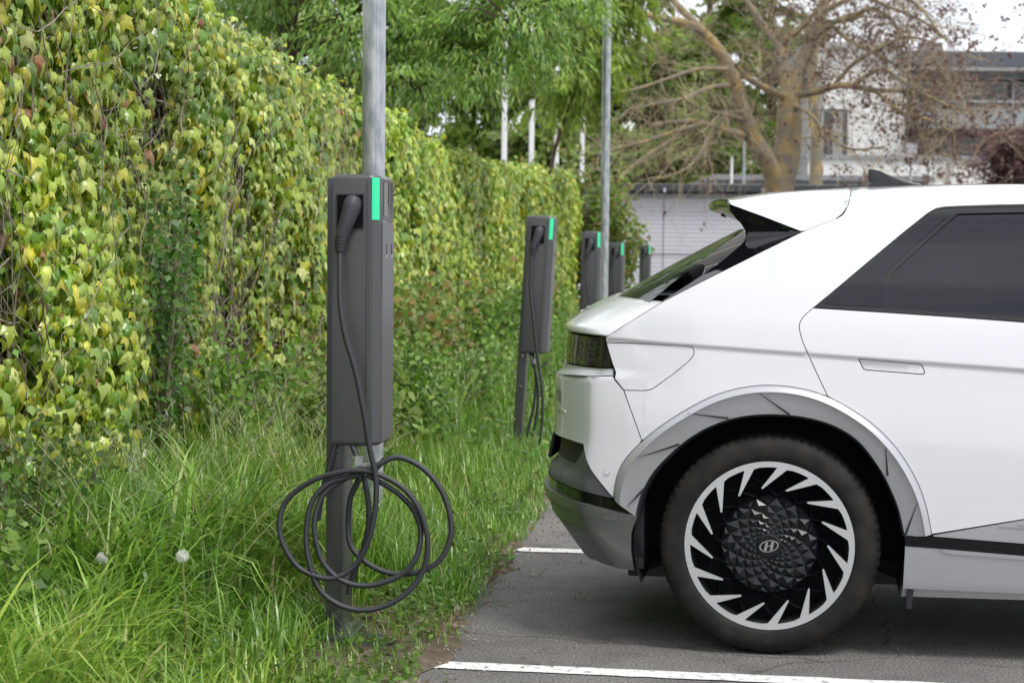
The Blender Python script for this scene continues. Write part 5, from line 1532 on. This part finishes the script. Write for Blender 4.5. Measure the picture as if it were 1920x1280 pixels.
# dry seed clusters, thicker on the right-hand side of the crown
cl = [(p, d) for p, d in clusters if (p.x + bo.x) > 5.0 or rb.random() < .10]
r_ = np.random.default_rng(5)
cn = []
for p, d in cl:
    m_ = rb.choice((0, 0, 3, 6)) if p.x + bo.x > 5.5 else rb.choice((0, 0, 2, 4))
    for q in range(m_): cn.append((p.x + rb.gauss(0, .04), p.y + rb.gauss(0, .04), p.z + rb.gauss(-.03, .045)))
pos = np.array(cn); n = len(pos)
X, Y, Z = quat_frames(r_.normal(0, 1, (n, 3)) - [0, 0, .6], r_.normal(0, 1, (n, 3)))
col = np.array([(.17, .085, .075), (.13, .07, .06), (.24, .15, .12)])[r_.integers(0, 3, n)] * r_.uniform(.7, 1.2, (n, 1))
v, f, c = scatter(*TPL_S, pos, X, Y, Z, r_.uniform(.04, .09, n), col)
tag(mesh_obj('seed_clusters', v, f, M['leaf'], bt, cols=c), kind='stuff')
# second lichen-covered trunk behind
b2 = empty('thin_bare_tree', foot(1530, 50)); o2 = b2.location.copy()
k = MB(); cp = catmull([at(1530, 520, 50) - o2, at(1530, 330, 50) - o2, at(1531, 240, 50) - o2, at(1522, 150, 50) - o2, at(1535, 40, 50) - o2], 5)
k.tube(cp, list(np.linspace(.19, .09, len(cp))), 9, cap=False)
for q in range(26):
    p = cp[rb.randint(6, len(cp) - 1)]; twig(p, Vector((rb.gauss(0, 1), rb.gauss(0, .5), rb.gauss(.2, .6))).normalized(), rb.uniform(.8, 1.8), .03, 1)
k.build('trunk', bark_g, b2, smooth=True)
tag(b2, 'thinner lichen-covered trunk standing behind the large bare tree', 'tree')
# purple-leaved bush at the right edge
def purple(px0, Y, label, seed):
    r2 = random.Random(seed)
    bl = [blob(px0 + r2.uniform(-65, 80), r2.uniform(245, 380), Y + r2.uniform(-1, 1), .75, .8, .55) for q in range(11)]
    return tree_cloud('purple_bush', [foot(px0, Y), at(px0, 420, Y), at(px0 + 4, 330, Y)], .08, bl, 9000, .07, .15, [(.105, .045, .045), (.14, .065, .06), (.08, .035, .035), (.17, .09, .08)], seed, label, aspect=(.6, 1, 1), droop=.0, sheet=.6)
purple(1905, 48, 'purple-brown leaved bush at the right edge beside the white wall', 61)

# ------------------------------------------------------------------ garage
rib_m = mat('ribbed_metal', (.52, .535, .57), .5)
anth = mat('anthracite_metal', (.045, .05, .06), .5)
YG = 47.0
gl = at(1128, 480, YG); ga = R(-2.0)
gar = empty('garage', (gl.x, gl.y, 0)); gar.rotation_euler = (0, 0, ga)
tag(gar, 'low garage with light grey ribbed metal front and dark flat roof edge', 'garage')
HG = 2.80
px_m_ = FPX / YG
for i in range(6):
    x0 = i * 1.90 - .45
    k = MB(); pr = []
    z = .05
    while z < HG - .02:
        zz = 1.40 if z < 1.40 <= z + .1 else None
        pr += [(z, 0.0), (z + .022, -.006), (z + .075, -.006), (z + .097, 0.0)]; z += .1
    V = []; F = []
    for zz, yy in pr: V += [(x0, yy, zz), (x0 + 1.885, yy, zz)]
    F = [(2 * q, 2 * q + 1, 2 * q + 3, 2 * q + 2) for q in range(len(pr) - 1)]
    mesh_obj('ribbed_panel', V, F, rib_m, gar)
    k = MB(); k.box(x0 - .012, x0 + .0, -.014, -.005, .0, HG); k.build('panel_joint', anth, gar)
k = MB(); k.box(-.5, 11.2, .02, 6.0, 0, HG - .01); k.build('wall', rib_m, gar)
k = MB(); k.box(-.45, 11.0, -.030, -.024, 1.37, 1.385); k.build('rail', anth, gar)
k = MB(); k.box(-.7, 11.3, -.30, 6.1, HG + .05, HG + .20); k.box(-.6, 11.2, -.1, 6.0, HG - .01, HG + .05); rf = k.build('roof', anth, gar)
k = MB(); k.box(-.6, 11.2, -.06, -.02, HG - .10, HG - .01); k.build('lintel', mat('grey_lintel', (.30, .31, .32), .6), gar)
k = MB(); k.box(-.60, 11.2, -.2, 6.0, HG + .20, HG + .225); k.build('roof_gravel', noise_var(mat('gravel', (.2, .2, .19), .9), (.14, .14, .13), (.30, .29, .27), 30, 4), rf)
for i in range(5):
    k = MB(); k.tube([(1.45 + i * 2.3, -.32, HG + .02), (1.45 + i * 2.3, -.32, HG + .12)], .03, 6); k.build('gutter_outlet', rib_m, rf)
# second flat roof behind
YG2 = 58.0
k_o = empty('flat_roofed_annexe', (at(1340, 480, YG2).x, YG2, 0))
tag(k_o, 'long low annexe with pale grey roof edge behind the garage', 'building')
z0 = at(1500, 339, YG2).z; z1 = at(1500, 329, YG2).z
k = MB(); k.box(0, 6.2, 0, 8, 0, z0); k.build('wall', mat('annexe_wall', (.30, .31, .32), .7), k_o)
k = MB(); k.box(-.1, 6.3, -.3, 8.2, z0, z1); k.build('roof', mat('annexe_roof', (.22, .23, .245), .6), k_o)

# ------------------------------------------------------------------ white modern building
YW = 74.0
render_m = mat('white_render', (.72, .72, .70), .8); noise_var(render_m, (.66, .66, .645), (.76, .76, .74), 1.2, 5)
slate = mat('slate_cladding', (.085, .095, .115), .55)
conc = mat('balcony_concrete', (.27, .29, .30), .7)
wing = mat('dark_window_glass', (.02, .024, .028), .05, spec=.6)
curtain = mat('curtain', (.30, .30, .27), .9)
bl_o = empty('modern_white_building', (at(1700, 480, YW).x, YW, 0))
tag(bl_o, 'modern white building with slate roof bands, dark windows and balcony behind the trees', 'building')
ox = bl_o.location.x
def bx(name, px0, px1, py0, py1, m, d0=0.0, d1=6.0, parent=None):
    """box between two photograph columns/rows at the facade's distance, d0..d1 deep"""
    a = at(px0, py1, YW); c = at(px1, py0, YW)
    k = MB(); k.box(a.x - ox, c.x - ox, d0, d1, a.z, c.z)
    o = k.build(name, m, parent or bl_o); return o
ygr = 560
bx('white_block', 1540, 1700, 128, ygr, render_m, 0, 8)
bx('upper_block', 1520, 1702, 74, 128, mat('pale_grey_render', (.42, .43, .44), .8), 1.0, 8)
bx('ground_floor_core', 1701, 2250, 245, ygr, slate, 1.6, 8)
bx('upper_floor_core', 1701, 2250, 146, 211, slate, 1.6, 8)
bx('roof_fascia', 1690, 2260, 103, 125, slate, -.5, 8)
bx('roof_white_strip', 1702, 2260, 125, 132, render_m, -.3, 8)
bx('slate_band', 1703, 2260, 132, 146, slate, .2, 8)
bx('chimney', 1751, 1790, 70, 103, conc, 2, 3.2)
bx('balcony_slab', 1702, 2260, 211, 244, conc, -1.2, 1.6)
for i in range(5):
    x0 = 1712 + i * 104
    w_ = bx('window', x0, x0 + 92, 152, 210, wing, 1.50, 1.62)
    bx('window_frame', x0 - 4, x0, 150, 210, M['white'], 1.44, 1.56, w_)
    bx('window_frame', x0, x0 + 92, 148, 152, M['greyclad'], 1.44, 1.56, w_)
    w_ = bx('window', x0 - 6, x0 + 84, 250, 304, wing, 1.50, 1.62)
    bx('window_frame', x0 + 84, x0 + 88, 248, 304, M['greyclad'], 1.44, 1.56, w_)
bx('terrace_wall', 1480, 1838, 308, ygr, render_m, -4.2, -3.9)
bx('terrace_pillar', 1826, 1842, 318, ygr, render_m, -4.5, -3.85)
bx('terrace_coping', 1478, 1832, 304, 308, conc, -4.3, -3.8)
bx('terrace_drain', 1726, 1734, 314, ygr, M['greyclad'], -4.35, -4.25)
w_ = bx('window', 1543, 1588, 205, 302, wing, -.06, .02)
bx('curtain', 1560, 1580, 210, 300, curtain, -.075, -.062, w_)
bx('window_frame', 1541, 1544, 203, 304, M['greyclad'], -.09, -.03, w_)
bx('window_frame', 1587, 1590, 203, 304, M['greyclad'], -.09, -.03, w_)
rl = empty('dummy') if False else None
k = MB(); a = at(1702, 194, YW); c = at(2260, 194, YW)
k.box(a.x - ox, c.x - ox, -1.2, -1.15, a.z - .02, a.z + .03)
k.build('balcony_rail', M['galv'], bl_o)
for i in range(12):
    a = at(1706 + i * 44, 211, YW); c = at(1706 + i * 44, 194, YW)
    k = MB(); k.box(a.x - ox, a.x - ox + .03, -1.2, -1.16, a.z, c.z); k.build('rail_post', M['galv'], bl_o)

# ------------------------------------------------------------------ flagpoles and thin posts
for i, (px, ytop, wpx, lb) in enumerate([(943, -200, 10.5, 'leftmost'), (994, -200, 10, 'second from left'), (1041, -200, 9, 'third from left'), (1089, -200, 8.5, 'rightmost')]):
    Y = 62.0; b0 = at(px, 480, Y); r0 = wpx / 2 * Y / FPX
    o = empty('flagpole', (b0.x, Y, 0)); o.rotation_euler = (0, R(.15), 0)
    k = MB(); k.tube([(0, 0, 0), (0, 0, 6), (0, 0, 12.5)], [r0, r0, r0 * .7], 14); k.build('mast', M['white'], o, auto=40)
    k = MB(); k.tube([(0, 0, 12.5), (0, 0, 12.6), (0, 0, 12.7)], [r0 * .5, r0 * 1.2, .01], 10); k.build('finial', M['galv'], o)
    tag(o, 'white flagpole above the creeper wall, %s of the four' % lb, 'flagpole', 'row of white flagpoles')
def thin_post(px, ytop, Y, wpx, m, label, sign=False):
    b0 = at(px, 480, Y); tz = at(px, ytop, Y).z; r0 = wpx / 2 * Y / FPX
    o = empty('sign_post' if sign else 'thin_post', (b0.x, Y, 0))
    k = MB(); k.tube([(0, 0, 0), (0, 0, tz)], r0, 10); k.build('pole', m, o)
    k = MB()
    if sign: k.box(-.16, .16, -.06, -.02, tz - .45, tz + .05, .01)
    else: k.tube([(0, 0, tz), (0, 0, tz + .05)], [r0 * 1.25, r0 * .8], 8)
    k.build('panel' if sign else 'cap', M['greyclad'], o); tag(o, label, 'post')
thin_post(1393, 235, 52, 5, M['galv'], 'thin grey post above the garage roof, left of the bare tree trunk')
thin_post(1370, 297, 54, 5, M['white'], 'short white post above the garage roof')
thin_post(1705, 272, 56, 4, M['galv'], 'thin sign post before the white building', True)

# the row of trees goes on behind the camera on the wall's side
tb = (-6.6, -7.6)
tree_cloud('roadside_tree', [(tb[0], tb[1], 0), (tb[0], tb[1], 3), (tb[0] + .2, tb[1], 6), (tb[0], tb[1] + .3, 9)], .2,
    [(tb[0] + dx, tb[1] + dy, z, 1.5, 1.5, 1.1) for dx, dy, z in ((0, 0, 4.2), (1.5, .5, 5.6), (-1.4, .3, 5.8), (.4, 1.4, 6.6), (0, -1.2, 6.4), (1.1, -.8, 7.8), (-1, .6, 8.2), (.2, 0, 9.6), (-2.2, 1.5, 4.8), (1.8, 1.6, 7.2))],
    9000, .22, .40, GB, 777, 'green tree of the same row standing behind the camera, beyond the wall', aspect=(.5, 1, 1), droop=.5, group='background trees', sheet=.8)
